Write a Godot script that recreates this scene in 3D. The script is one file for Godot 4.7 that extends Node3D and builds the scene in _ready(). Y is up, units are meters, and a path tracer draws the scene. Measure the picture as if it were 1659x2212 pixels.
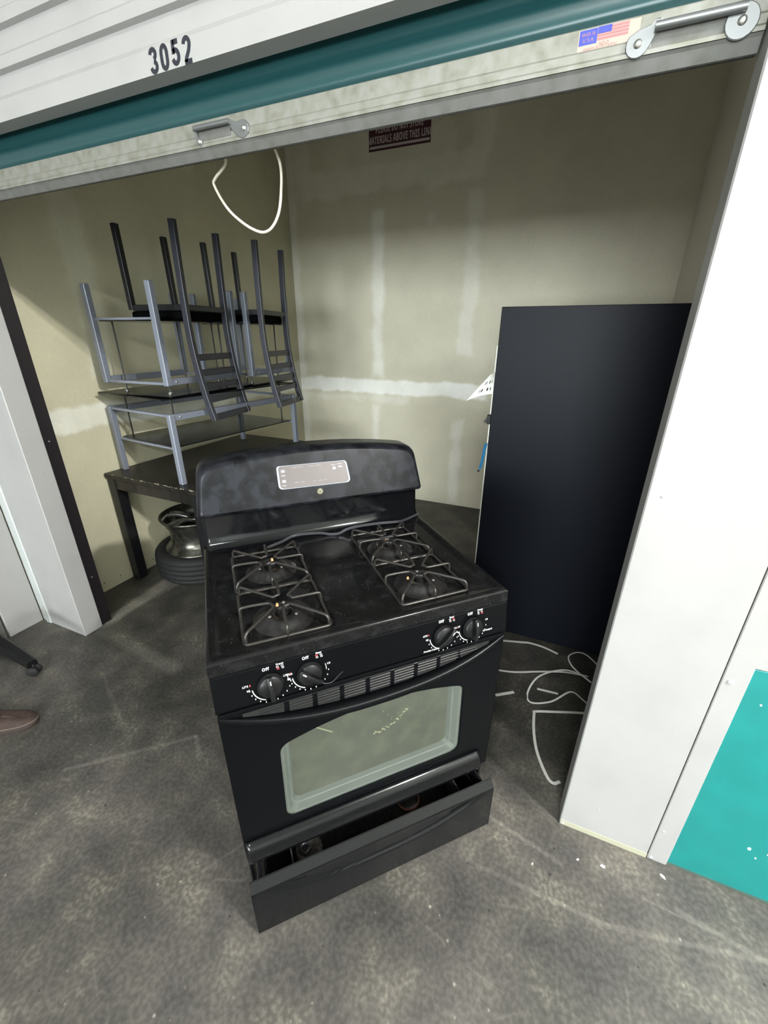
extends Node3D
# A storage unit with its roll-up door half raised: a black gas range in the opening, stacked tables and chairs behind it.
# World: x runs along the front of the unit, y up, z out of the unit towards the photographer.

var taken := {}
var M := {}

func _ready() -> void:
	seed(7)
	# ---------- camera ----------
	var cam := Camera3D.new()
	cam.name = "camera"
	cam.fov = rad_to_deg(2.0 * atan(1106.0 / 898.3))
	cam.near = 0.02
	cam.far = 60.0
	cam.position = Vector3(0, 1.5418, 0)
	cam.basis = Basis.from_euler(Vector3(-0.4025, 0.4061, 0.0048))
	add_child(cam)
	cam.current = true
	# ---------- environment ----------
	var we := WorldEnvironment.new()
	we.name = "world_environment"
	var env := Environment.new()
	env.background_mode = Environment.BG_COLOR
	env.background_color = Color(0.02, 0.02, 0.022)
	env.tonemap_mode = Environment.TONE_MAPPER_LINEAR
	env.tonemap_exposure = 1.03
	env.sdfgi_enabled = true
	env.ssao_enabled = true
	env.ssil_enabled = true
	we.environment = env
	add_child(we)
	# ---------- lamps ----------
	make_materials()
	ceiling_lamp(Vector3(2.5, 3.17, 0.13), 8.2, "white two-bulb ceiling lamp nearest the roll-up door")
	hall_window(Vector3(0.2, 1.45, 11.47), Vector2(5.4, 2.5), 125.0)
	panel_lamp(Vector3(0.3, 3.36, 3.3), Vector2(1.2, 0.6), 24.0)
	# ---------- setting ----------
	build_shell()
	build_front()
	build_roll_door()
	# ---------- objects ----------
	build_range()
	build_grates()
	build_tables()
	build_chairs()
	build_wheel()
	build_panel()
	build_straps()
	build_sign()
	build_rope()
	build_caster_base()
	build_shoe()
	build_debris()

# =====================================================================  nodes
func numbered(called: String) -> String:
	var n: int = taken.get(called, 0)
	taken[called] = n + 1
	return called if n == 0 else "%s_%03d" % [called, n]

func thing(called: String, label: String, category: String, at := Vector3.ZERO, b := Basis.IDENTITY, group := "") -> Node3D:
	var o := Node3D.new()
	o.name = numbered(called)
	add_child(o)
	o.position = at
	o.basis = b
	o.set_meta("label", label)
	o.set_meta("category", category)
	if group != "":
		o.set_meta("group", group)
	return o

func tag(o: Node3D, label: String, category: String, group := "") -> Node3D:
	o.set_meta("label", label)
	o.set_meta("category", category)
	if group != "":
		o.set_meta("group", group)
	return o

func structure(o: Node3D, label: String, category := "wall") -> Node3D:
	o.set_meta("kind", "structure")
	o.set_meta("label", label)
	o.set_meta("category", category)
	return o

func part(called: String, st: SurfaceTool, m: Material, parent: Node = self) -> MeshInstance3D:
	st.generate_normals()
	var o := MeshInstance3D.new()
	o.mesh = st.commit()
	o.material_override = m
	o.name = numbered(called) if parent == self else called
	parent.add_child(o, true)
	return o

func mesh_part(called: String, mesh: Mesh, m: Material, parent: Node, xf := Transform3D.IDENTITY) -> MeshInstance3D:
	var o := MeshInstance3D.new()
	o.mesh = mesh
	o.material_override = m
	o.name = called
	parent.add_child(o, true)
	o.transform = xf
	return o

# =====================================================================  geometry
func mb() -> SurfaceTool:
	var st := SurfaceTool.new()
	st.begin(Mesh.PRIMITIVE_TRIANGLES)
	st.set_smooth_group(-1)
	return st

func tri(st: SurfaceTool, a: Vector3, b: Vector3, c: Vector3) -> void:   # counter-clockwise seen from outside
	st.add_vertex(a)
	st.add_vertex(c)
	st.add_vertex(b)

func quad(st: SurfaceTool, a: Vector3, b: Vector3, c: Vector3, d: Vector3) -> void:
	tri(st, a, b, c)
	tri(st, a, c, d)

func tri_out(st: SurfaceTool, a: Vector3, b: Vector3, c: Vector3, from: Vector3) -> void:
	if (b - a).cross(c - a).dot(a + b + c - from * 3.0) < 0.0:
		tri(st, a, c, b)
	else:
		tri(st, a, b, c)

func box(st: SurfaceTool, at: Vector3, size: Vector3, bev := 0.0015, b := Basis.IDENTITY) -> void:
	# a chamfered box centred at «at»
	st.set_smooth_group(-1)
	var h := size * 0.5
	bev = minf(bev, minf(h.x, minf(h.y, h.z)) * 0.9)
	var p := func(sx: float, sy: float, sz: float, axis: int) -> Vector3:
		var v := Vector3(sx * (h.x - (0.0 if axis == 0 else bev)), sy * (h.y - (0.0 if axis == 1 else bev)), sz * (h.z - (0.0 if axis == 2 else bev)))
		return at + b * v
	for s in [-1.0, 1.0]:
		for f in [[p.call(s, -1, -1, 0), p.call(s, 1, -1, 0), p.call(s, 1, 1, 0), p.call(s, -1, 1, 0)], [p.call(-1, s, -1, 1), p.call(1, s, -1, 1), p.call(1, s, 1, 1), p.call(-1, s, 1, 1)], [p.call(-1, -1, s, 2), p.call(1, -1, s, 2), p.call(1, 1, s, 2), p.call(-1, 1, s, 2)]]:
			tri_out(st, f[0], f[1], f[2], at)
			tri_out(st, f[0], f[2], f[3], at)
		for t in [-1.0, 1.0]:
			for e in [[p.call(s, t, -1, 0), p.call(s, t, 1, 0), p.call(s, t, 1, 1), p.call(s, t, -1, 1)], [p.call(s, -1, t, 0), p.call(s, 1, t, 0), p.call(s, 1, t, 2), p.call(s, -1, t, 2)], [p.call(-1, s, t, 1), p.call(1, s, t, 1), p.call(1, s, t, 2), p.call(-1, s, t, 2)]]:
				tri_out(st, e[0], e[1], e[2], at)
				tri_out(st, e[0], e[2], e[3], at)
			for u in [-1.0, 1.0]:
				tri_out(st, p.call(s, t, u, 0), p.call(s, t, u, 1), p.call(s, t, u, 2), at)

func span_box(st: SurfaceTool, lo: Vector3, hi: Vector3, bev := 0.0015) -> void:
	box(st, (lo + hi) * 0.5, hi - lo, bev)

func loft(st: SurfaceTool, rings: Array, closed := true, cap0 := false, cap1 := false, group := 0) -> void:
	var n: int = rings[0].size()
	st.set_smooth_group(group)
	for i in rings.size() - 1:
		for j in (n if closed else n - 1):
			var k := (j + 1) % n
			quad(st, rings[i][j], rings[i][k], rings[i + 1][k], rings[i + 1][j])
	st.set_smooth_group(-1)
	for e in 2:
		if (cap0 if e == 0 else cap1):
			var r: PackedVector3Array = rings[0] if e == 0 else rings[-1]
			var mid := Vector3.ZERO
			for v in r:
				mid += v / n
			for j in n:
				if e == 0:
					tri(st, mid, r[(j + 1) % n], r[j])
				else:
					tri(st, mid, r[j], r[(j + 1) % n])

func sweep(st: SurfaceTool, pts: Array, profile: PackedVector2Array, up := Vector3.UP, group := 0, ends := Vector2.ONE, caps := true) -> void:
	# carries a profile along a path without twisting it; «ends» shrinks it towards both ends
	var rings := []
	var n := pts.size()
	var u := up
	for i in n:
		var t: Vector3 = (pts[mini(i + 1, n - 1)] - pts[maxi(i - 1, 0)]).normalized()
		u = (u - t * u.dot(t)).normalized()
		var s := t.cross(u)
		var ring := PackedVector3Array()
		for q in profile:
			ring.append(pts[i] - s * q.x + u * q.y)
		rings.append(ring)
	loft(st, rings, true, caps, caps, group)

func circle(r: float, n := 8) -> PackedVector2Array:
	var c := PackedVector2Array()
	for i in n:
		c.append(Vector2(cos(TAU * i / n), sin(TAU * i / n)) * r)
	return c

func rect(w: float, h: float, r := 0.0, n := 2) -> PackedVector2Array:
	return fillet([Vector2(-w / 2, -h / 2), Vector2(w / 2, -h / 2), Vector2(w / 2, h / 2), Vector2(-w / 2, h / 2)], [r, r, r, r], n)

func fillet(poly: Array, radii: Array, n := 5) -> PackedVector2Array:
	var out := PackedVector2Array()
	var k := poly.size()
	for i in k:
		var p: Vector2 = poly[i]
		var a: Vector2 = poly[(i + k - 1) % k]
		var b: Vector2 = poly[(i + 1) % k]
		var r: float = radii[i]
		if r <= 0.0:
			out.append(p)
			continue
		var p0: Vector2 = p + (a - p).normalized() * r
		var p1: Vector2 = p + (b - p).normalized() * r
		for j in n + 1:
			var t := float(j) / n
			out.append(p0.lerp(p, t).lerp(p.lerp(p1, t), t))
	return out

func tube(st: SurfaceTool, pts: Array, r: float, n := 8) -> void:
	var t: Vector3 = (pts[1] - pts[0]).normalized()
	sweep(st, pts, circle(r, n), Vector3.UP if absf(t.y) < 0.9 else Vector3.RIGHT, 0)

func smooth(pts: Array, sub := 5) -> Array:
	var out := []
	var n := pts.size()
	for i in n - 1:
		var p0 = pts[maxi(i - 1, 0)]
		var p1 = pts[i]
		var p2 = pts[i + 1]
		var p3 = pts[mini(i + 2, n - 1)]
		for j in sub:
			var t := float(j) / sub
			out.append(0.5 * (p1 * 2.0 + (p2 - p0) * t + (p0 * 2.0 - p1 * 5.0 + p2 * 4.0 - p3) * t * t + (p1 * 3.0 - p0 - p2 * 3.0 + p3) * t * t * t))
	out.append(pts[n - 1])
	return out

func lathe(st: SurfaceTool, prof: Array, n := 32, at := Vector3.ZERO, b := Basis.IDENTITY, group := 0) -> void:
	# prof: Vector2(radius, height) from the bottom up
	var rings := []
	for q in prof:
		var ring := PackedVector3Array()
		for i in n:
			var a := -TAU * i / n
			ring.append(at + b * Vector3(cos(a) * q.x, q.y, sin(a) * q.x))
		rings.append(ring)
	loft(st, rings, true, false, false, group)

func ring3(poly: PackedVector2Array, z: float, k := 1.0, mid := Vector2.ZERO, grow := Vector2.ZERO) -> PackedVector3Array:
	var r := PackedVector3Array()
	for p in poly:
		var q := mid + (p - mid) * k
		r.append(Vector3(q.x, q.y, z))
	return r

func plate(st: SurfaceTool, poly: PackedVector2Array, z0: float, z1: float, bev := 0.001, mid := Vector2.ZERO, reach := 0.05) -> void:
	# a flat shape in x and y with a chamfered front edge at z1
	var k := 1.0 - bev / reach
	loft(st, [ring3(poly, z0, 1.0, mid), ring3(poly, z1 - bev, 1.0, mid), ring3(poly, z1, k, mid)], true, true, true, -1)

func ray_poly(poly: PackedVector2Array, c: Vector2, ang: float) -> Vector2:
	var d := Vector2(cos(ang), sin(ang))
	var n := poly.size()
	var best := 0.0
	for i in n:
		var a := poly[i] - c
		var e := poly[(i + 1) % n] - poly[i]
		var den := d.cross(e)
		if absf(den) < 1e-9:
			continue
		var t := a.cross(e) / den
		var s := a.cross(d) / den
		if t > 0.0 and s >= -1e-6 and s <= 1.0 + 1e-6:
			best = maxf(best, t)
	return c + d * best

func lettering(text: String, size: float, m: Material, parent: Node, xf: Transform3D, wide := 1.0, called := "lettering", bold := 400) -> MeshInstance3D:
	var f := SystemFont.new()
	f.font_names = PackedStringArray(["Droid Sans"])
	f.font_weight = bold
	var t := TextMesh.new()
	t.text = text
	t.font = f
	t.font_size = 64
	t.pixel_size = size / 46.0
	t.depth = 0.0006
	t.curve_step = 1.0
	return mesh_part(called, t, m, parent, xf * Transform3D(Basis.from_scale(Vector3(wide, 1, 1)), Vector3.ZERO))

# =====================================================================  materials
func mat(c: Color, rough := 0.5, metal := 0.0, spec := 0.5) -> StandardMaterial3D:
	var m := StandardMaterial3D.new()
	m.albedo_color = c
	m.roughness = rough
	m.metallic = metal
	m.metallic_specular = spec
	return m

func noise_tex(freq: float, size: int, ramp: Array, seed_n: int, kind := FastNoiseLite.TYPE_SIMPLEX_SMOOTH, octaves := 4) -> NoiseTexture2D:
	var n := FastNoiseLite.new()
	n.noise_type = kind
	n.frequency = freq
	n.seed = seed_n
	n.fractal_octaves = octaves
	var t := NoiseTexture2D.new()
	t.width = size
	t.height = size
	t.seamless = true
	t.noise = n
	if ramp.size():
		var g := Gradient.new()
		var offs := PackedFloat32Array()
		var cols := PackedColorArray()
		for r in ramp:
			offs.append(r[0])
			cols.append(r[1])
		g.offsets = offs
		g.colors = cols
		t.color_ramp = g
	return t

func tri_map(m: StandardMaterial3D, scale: float, world := true) -> StandardMaterial3D:
	m.uv1_triplanar = true
	m.uv1_world_triplanar = world
	m.uv1_scale = Vector3.ONE * scale
	return m

func grey(v: float) -> Color:
	return Color(v, v, v)

func make_materials() -> void:
	M.white = tri_map(mat(Color(0.585, 0.58, 0.575), 0.45), 0.6)
	M.white.albedo_texture = noise_tex(0.012, 512, [[0.0, grey(0.955)], [0.45, grey(0.985)], [1.0, grey(1.0)]], 3)
	M.trim = mat(Color(0.66, 0.675, 0.67), 0.42)
	M.grime = mat(Color(0.58, 0.575, 0.50), 0.7)
	M.teal = tri_map(mat(Color(0.045, 0.45, 0.44), 0.42), 0.8)
	M.teal.albedo_texture = noise_tex(0.02, 512, [[0.0, grey(0.93)], [1.0, grey(1.0)]], 9)
	M.curtain = mat(Color(0.10, 0.24, 0.25), 0.34)
	M.galv = tri_map(mat(Color(0.50, 0.50, 0.475), 0.5, 0.25), 2.2)
	M.galv.albedo_texture = noise_tex(0.02, 512, [[0.0, Color(0.78, 0.78, 0.74)], [0.42, Color(0.91, 0.91, 0.88)], [0.7, grey(0.97)], [1.0, grey(1.0)]], 5, FastNoiseLite.TYPE_SIMPLEX_SMOOTH, 6)
	M.galv_dark = tri_map(mat(Color(0.38, 0.38, 0.372), 0.6, 0.2), 2.2)
	M.galv_dark.albedo_texture = M.galv.albedo_texture
	M.zinc = mat(Color(0.44, 0.45, 0.45), 0.36, 0.6)
	M.track = tri_map(mat(Color(0.10, 0.085, 0.095), 0.4), 1.5)
	M.black_enamel = tri_map(mat(Color(0.045, 0.047, 0.055), 0.15, 0.0, 0.36), 3.0, false)
	M.black_enamel.albedo_texture = noise_tex(0.03, 512, [[0.0, grey(0.75)], [0.5, grey(0.9)], [0.72, grey(1.0)], [1.0, grey(1.25)]], 11, FastNoiseLite.TYPE_SIMPLEX_SMOOTH, 5)
	M.black_enamel.roughness_texture = noise_tex(0.015, 512, [[0.0, grey(0.55)], [0.6, grey(0.8)], [1.0, grey(1.0)]], 12)
	M.cooktop = tri_map(mat(Color(1, 1, 1), 0.16, 0.0, 0.27), 2.0, false)
	M.cooktop.albedo_texture = speckle_texture()
	M.cooktop.roughness_texture = noise_tex(0.02, 512, [[0.0, grey(0.6)], [0.5, grey(0.85)], [1.0, grey(1.0)]], 14)
	M.console = tri_map(mat(Color(0.115, 0.12, 0.14), 0.36, 0.0, 0.3), 2.5, false)
	M.console.albedo_texture = noise_tex(0.012, 512, [[0.0, grey(0.35)], [0.42, grey(0.6)], [0.6, grey(0.95)], [1.0, grey(1.7)]], 15, FastNoiseLite.TYPE_SIMPLEX_SMOOTH, 5)
	M.console.roughness_texture = noise_tex(0.02, 512, [[0.0, grey(0.7)], [1.0, grey(1.0)]], 16)
	M.black_plastic = mat(Color(0.06, 0.06, 0.065), 0.35, 0.0, 0.35)
	M.door_black = mat(Color(0.028, 0.03, 0.036), 0.22, 0.0, 0.17)
	M.dark = mat(Color(0.02, 0.02, 0.02), 0.7)
	M.soot = tri_map(mat(Color(0.17, 0.165, 0.165), 0.30, 0.3), 5.0, false)
	M.soot.albedo_texture = noise_tex(0.03, 256, [[0.0, grey(0.5)], [0.6, grey(0.9)], [1.0, grey(1.3)]], 17)
	M.grate = mat(Color(0.21, 0.20, 0.19), 0.34, 0.45)
	M.display = mat(Color(0.41, 0.385, 0.385), 0.14, 0.35)
	M.display_print = mat(Color(0.52, 0.51, 0.53), 0.3)
	M.bezel = mat(Color(0.60, 0.61, 0.65), 0.3)
	M.emblem = mat(Color(0.50, 0.48, 0.40), 0.4, 0.3)
	M.emblem_dark = mat(Color(0.16, 0.15, 0.13), 0.5)
	M.print_white = mat(Color(0.74, 0.74, 0.74), 0.5)
	M.print_red = mat(Color(0.80, 0.30, 0.30), 0.5)
	M.ceramic = mat(Color(0.72, 0.55, 0.36), 0.4)
	M.brass = mat(Color(0.80, 0.60, 0.28), 0.3, 0.8)
	M.oven_glass = mat(Color(0.5, 0.55, 0.5, 0.06), 0.06)
	M.oven_glass.transparency = BaseMaterial3D.TRANSPARENCY_ALPHA
	M.oven_inner = tri_map(mat(Color(0.225, 0.23, 0.17), 0.55, 0.0, 0.3), 2.2, false)
	M.oven_inner.albedo_texture = noise_tex(0.01, 512, [[0.0, grey(0.72)], [0.5, grey(0.86)], [0.75, grey(0.97)], [1.0, grey(1.0)]], 21, FastNoiseLite.TYPE_SIMPLEX_SMOOTH, 5)
	M.oven_frame = mat(Color(0.36, 0.38, 0.36), 0.36, 0.3)
	M.stain = mat(Color(0.46, 0.45, 0.34), 0.6)
	M.iron = tri_map(mat(Color(0.52, 0.50, 0.48), 0.42, 0.4), 8.0, false)
	M.iron.albedo_texture = noise_tex(0.05, 256, [[0.0, grey(0.4)], [0.5, grey(0.8)], [1.0, grey(1.1)]], 22)
	M.rust = mat(Color(0.42, 0.25, 0.19), 0.7)
	M.trim_strip = mat(Color(0.30, 0.30, 0.32), 0.3, 0.5)
	M.silver = mat(Color(0.52, 0.54, 0.59), 0.36, 0.35)
	M.chair = mat(Color(0.23, 0.235, 0.26), 0.32, 0.5)
	M.seat = mat(Color(0.02, 0.02, 0.023), 0.7, 0.0, 0.12)
	M.black_glass = mat(Color(0.06, 0.06, 0.065), 0.12)
	M.chrome = mat(Color(0.78, 0.78, 0.76), 0.2, 0.9)
	M.black_wood = tri_map(mat(Color(0.19, 0.175, 0.155), 0.42), 1.3, false)
	M.black_wood.albedo_texture = wood_texture()
	M.black_legs = mat(Color(0.075, 0.075, 0.085), 0.35)
	M.worn = mat(Color(0.62, 0.58, 0.50), 0.8)
	M.rubber = mat(Color(0.055, 0.055, 0.058), 0.75)
	M.rim = tri_map(mat(Color(0.42, 0.41, 0.38), 0.26, 0.85), 3.0, false)
	M.rim.albedo_texture = noise_tex(0.03, 256, [[0.0, grey(0.45)], [0.6, grey(0.9)], [1.0, grey(1.0)]], 24)
	M.panel = mat(Color(0.07, 0.08, 0.105), 0.40, 0.0, 0.2)
	M.foam = mat(Color(0.88, 0.89, 0.84), 0.6)
	M.paper = mat(Color(0.90, 0.90, 0.87), 0.6)
	M.ink = mat(Color(0.10, 0.10, 0.12), 0.6)
	M.blue_tape = mat(Color(0.13, 0.42, 0.60), 0.5)
	M.strap = mat(Color(0.90, 0.89, 0.86), 0.45)
	M.sign = mat(Color(0.30, 0.13, 0.19), 0.45)
	M.sign_print = mat(Color(0.80, 0.76, 0.76), 0.5)
	M.rope = mat(Color(0.76, 0.735, 0.68), 0.8)
	M.leather = tri_map(mat(Color(0.21, 0.15, 0.125), 0.85), 6.0)
	M.leather.albedo_texture = noise_tex(0.03, 256, [[0.0, grey(0.7)], [0.6, grey(0.95)], [1.0, grey(1.1)]], 26)
	M.welt = mat(Color(0.28, 0.24, 0.21), 0.7)
	M.sole = mat(Color(0.17, 0.12, 0.10), 0.8)
	M.decal_blue = mat(Color(0.15, 0.20, 0.56), 0.5)
	M.decal_pink = mat(Color(0.60, 0.43, 0.43), 0.5)
	M.decal_red = mat(Color(0.55, 0.34, 0.33), 0.5)
	M.decal_clear = mat(Color(0.58, 0.54, 0.50), 0.5)
	M.number = mat(Color(0.09, 0.10, 0.14), 0.5)
	M.dent = mat(Color(0.55, 0.56, 0.54), 0.6)
	M.hall_wall = mat(Color(0.90, 0.91, 0.89), 0.6)
	M.unit_ceiling = mat(Color(0.88, 0.88, 0.86), 0.8)
	M.tube = mat(Color(1, 1, 1), 0.5)
	M.tube.emission_enabled = true
	M.tube.emission = Color(1.0, 0.99, 0.95)
	M.tube.emission_energy_multiplier = 4.0
	M.daylight = mat(Color(1, 1, 1), 0.5)
	M.daylight.emission_enabled = true
	M.daylight.emission = Color(0.96, 1.0, 1.0)
	M.daylight.emission_energy_multiplier = 1.5
	M.floor = mat(Color(1, 1, 1), 0.62)
	M.floor.albedo_texture = floor_texture()
	M.floor.roughness_texture = noise_tex(0.02, 512, [[0.0, grey(0.72)], [1.0, grey(1.0)]], 31)
	M.floor_far = mat(Color(0.50, 0.49, 0.46), 0.7)
	M.wall_back = mat(Color(1, 1, 1), 0.85)
	M.wall_back.albedo_texture = drywall_texture(true)
	M.wall_left = mat(Color(1, 1, 1), 0.85)
	M.wall_left.albedo_texture = drywall_texture(false)
	M.drywall = mat(Color(0.90, 0.88, 0.84), 0.85)

func noise_bytes(freq: float, w: int, h: int, seed_n: int, octaves := 4, kind := FastNoiseLite.TYPE_SIMPLEX_SMOOTH) -> PackedByteArray:
	var n := FastNoiseLite.new()
	n.noise_type = kind
	n.frequency = freq
	n.seed = seed_n
	n.fractal_octaves = octaves
	var im := n.get_image(w, h, false, false, true)
	im.convert(Image.FORMAT_L8)
	return im.get_data()

func texture_of(data: PackedByteArray, w: int, h: int) -> ImageTexture:
	return ImageTexture.create_from_image(Image.create_from_data(w, h, false, Image.FORMAT_RGB8, data))

func dab(a: PackedFloat32Array, w: int, h: int, p0: Vector2, p1: Vector2, wide: float, amount: float) -> void:
	# a soft stroke between two points given in pixels
	var x0 := maxi(0, int(minf(p0.x, p1.x) - wide - 1))
	var x1 := mini(w - 1, int(maxf(p0.x, p1.x) + wide + 1))
	var y0 := maxi(0, int(minf(p0.y, p1.y) - wide - 1))
	var y1 := mini(h - 1, int(maxf(p0.y, p1.y) + wide + 1))
	var d := p1 - p0
	var l := maxf(d.length_squared(), 1e-6)
	for y in range(y0, y1 + 1):
		for x in range(x0, x1 + 1):
			var q := Vector2(x, y) - p0
			var t := clampf(q.dot(d) / l, 0.0, 1.0)
			var e := 1.0 - (q - d * t).length() / wide
			if e > 0.0:
				var i := y * w + x
				a[i] = a[i] + amount * minf(1.0, e * 1.6) * (1.0 if amount < 0 or a[i] < amount else 0.25)

func floor_texture() -> ImageTexture:
	# stained, scuffed concrete over x -2.9..1.5, z -4..0.4 (4.4 m square)
	var n := 2048
	var k := n / 4.4
	var big := noise_bytes(0.0026, n, n, 41, 4)
	var mid := noise_bytes(0.012, n, n, 42, 5)
	var fine := noise_bytes(0.12, n, n, 43, 3)
	var marks := PackedFloat32Array()
	marks.resize(n * n)
	var r := RandomNumberGenerator.new()
	r.seed = 44
	var to := func(x: float, z: float) -> Vector2: return Vector2(x + 2.9, z + 4.0) * k
	# long drag marks
	for s in [[-0.02, -0.99, 0.21, -0.94, 0.010, 0.08], [-0.03, -0.83, 0.34, -0.83, 0.010, 0.07], [0.34, -0.83, 0.73, -0.92, 0.010, 0.06], [0.53, -0.95, 0.73, -0.917, 0.01, 0.08], [-2.25, -1.17, -2.34, -2.0, 0.06, 0.20], [-2.27, -1.2, -2.2, -1.9, 0.05, 0.14], [-2.2, -1.12, -1.6, -1.06, 0.05, 0.09], [-1.55, -0.51, -1.2, -0.82, 0.012, 0.08], [-1.2, -0.82, -1.11, -0.75, 0.012, 0.08], [-1.9, -0.9, -1.5, -0.72, 0.012, 0.05], [0.02, -1.3, 0.16, -1.15, 0.1, 0.08], [-0.05, -1.35, 0.0, -1.2, 0.06, 0.07]]:
		dab(marks, n, n, to.call(s[0], s[1]), to.call(s[2], s[3]), s[4] * k, s[5])
	for i in 150:
		var c: Vector2 = to.call(r.randf_range(-2.4, 0.8), r.randf_range(-1.6, 0.3))
		var a := r.randf() * TAU
		var l := r.randf_range(0.02, 0.16) * k
		dab(marks, n, n, c, c + Vector2(cos(a), sin(a)) * l, r.randf_range(1.3, 2.6), r.randf_range(0.02, 0.07))
	for i in 320:
		var c: Vector2 = to.call(r.randf_range(-2.4, 0.9), r.randf_range(-1.8, 0.3))
		dab(marks, n, n, c, c, r.randf_range(1.2, 2.4), r.randf_range(0.1, 0.3) * (1.0 if i % 3 else -1.0))
	var out := PackedByteArray()
	out.resize(n * n * 3)
	for i in n * n:
		var b := big[i] / 255.0
		var m := mid[i] / 255.0
		var f := fine[i] / 255.0
		var v := 0.275 + (b - 0.5) * 0.12 + (m - 0.5) * 0.13 + (f - 0.5) * 0.13
		# pale worn spots where the surface has rubbed off
		v += maxf(0.0, m - 0.58) * maxf(0.0, f - 0.40) * 0.6
		v += marks[i]
		v = clampf(v, 0.08, 0.9)
		out[i * 3] = int(v * 255.0)
		out[i * 3 + 1] = int(v * (0.962 - (b - 0.5) * 0.02) * 255.0)
		out[i * 3 + 2] = int(v * (0.90 + (0.5 - m) * 0.06) * 255.0)
	return texture_of(out, n, n)

func drywall_texture(back: bool) -> ImageTexture:
	# bare drywall with strokes of paler joint compound; back wall spans x -2.55..0.56, y 0..3.3; left wall z -3.77..-1.1, y 0..3.3
	var w := 1024
	var h := 1024
	var big := noise_bytes(0.004, w, h, 51 if back else 52, 4)
	var edge := noise_bytes(0.011, w, h, 53 if back else 54, 5)
	var fine := noise_bytes(0.11, w, h, 55, 3)
	var out := PackedByteArray()
	out.resize(w * h * 3)
	# bands of compound: x0, y0, x1, y1 in metres, strength, raggedness
	var bands := []
	var wide := 3.11
	if back:
		bands = [[-0.3, 1.02, 1.9, 1.155, 1.0, 0.035], [-0.3, 0.93, 1.2, 1.03, 0.35, 0.06], [0.80, 1.17, 0.93, 2.5, 0.62, 0.03], [1.60, 1.37, 1.75, 2.55, 0.36, 0.05], [0.79, 0.2, 0.90, 0.93, 0.5, 0.03], [1.60, 0.0, 1.72, 0.84, 0.5, 0.04], [-0.1, -0.1, 0.085, 3.4, 0.55, 0.035], [-0.2, 2.6, 1.76, 2.82, 0.42, 0.06], [0.35, 2.70, 1.5, 3.0, 0.16, 0.10], [1.60, 2.75, 1.78, 3.3, 0.4, 0.03], [0.0, 2.75, 0.25, 3.3, 0.42, 0.04], [1.3, 2.35, 1.37, 2.44, 0.4, 0.03]]
	else:
		wide = 2.67
		bands = [[-0.3, 1.02, 2.9, 1.16, 0.9, 0.03], [1.9, 1.15, 2.9, 1.30, 0.75, 0.03], [1.9, 1.10, 2.9, 1.22, 0.75, 0.05], [-0.1, -0.1, 0.10, 3.4, 0.5, 0.035], [0.55, 1.3, 0.72, 2.7, 0.3, 0.05], [-0.2, 2.55, 1.6, 2.72, 0.35, 0.06]]
	var boxes := []
	for b in bands:
		boxes.append([b[0] / wide * w, (3.3 - b[3]) / 3.3 * h, b[2] / wide * w, (3.3 - b[1]) / 3.3 * h, b[4], b[5] / 3.3 * h])
	for y in h:
		for x in w:
			var i := y * w + x
			var e := edge[i] / 255.0 - 0.5
			var mud := 0.0
			for b in boxes:
				var d: float = minf(minf(x - b[0], b[2] - x), minf(y - b[1], b[3] - y)) + e * 1.3 * b[5]
				if d > -3.0:
					mud = maxf(mud, clampf((d + 3.0) / (7.0 if b[4] > 0.7 else 15.0), 0.0, 1.0) * b[4])
			var f := fine[i] / 255.0 - 0.5
			var g := big[i] / 255.0 - 0.5
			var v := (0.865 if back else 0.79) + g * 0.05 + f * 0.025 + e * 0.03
			var lift := mud * (0.14 + e * 0.04)
			out[i * 3] = int(clampf(v + lift * 0.9, 0, 1) * 255.0)
			out[i * 3 + 1] = int(clampf(v * (0.975) + lift * 1.02, 0, 1) * 255.0)
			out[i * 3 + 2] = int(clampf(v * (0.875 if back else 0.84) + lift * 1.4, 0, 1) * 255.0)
	return texture_of(out, w, h)

func speckle_texture() -> ImageTexture:
	# dusty black enamel: faint smears, crumbs and a few flowing darker marks
	var n := 768
	var mid := noise_bytes(0.012, n, n, 61, 5)
	var fine := noise_bytes(0.15, n, n, 62, 2)
	var marks := PackedFloat32Array()
	marks.resize(n * n)
	var r := RandomNumberGenerator.new()
	r.seed = 63
	for i in 420:
		var c := Vector2(r.randf() * n, r.randf() * n)
		dab(marks, n, n, c, c, r.randf_range(1.1, 1.9), r.randf_range(0.08, 0.4))
	for i in 40:
		var c := Vector2(r.randf() * n, r.randf() * n)
		dab(marks, n, n, c, c + Vector2(r.randf_range(-60, 60), r.randf_range(-40, 40)), r.randf_range(1.4, 3.0), 0.035)
	var out := PackedByteArray()
	out.resize(n * n * 3)
	for i in n * n:
		var m := mid[i] / 255.0
		var v := 0.065 + maxf(0.0, m - 0.5) * 0.12 + (fine[i] / 255.0 - 0.5) * 0.015 + marks[i]
		v = clampf(v, 0.03, 0.75)
		out[i * 3] = int(v * 255.0)
		out[i * 3 + 1] = int(v * 255.0)
		out[i * 3 + 2] = int(minf(1.0, v * 1.02) * 255.0)
	return texture_of(out, n, n)

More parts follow.
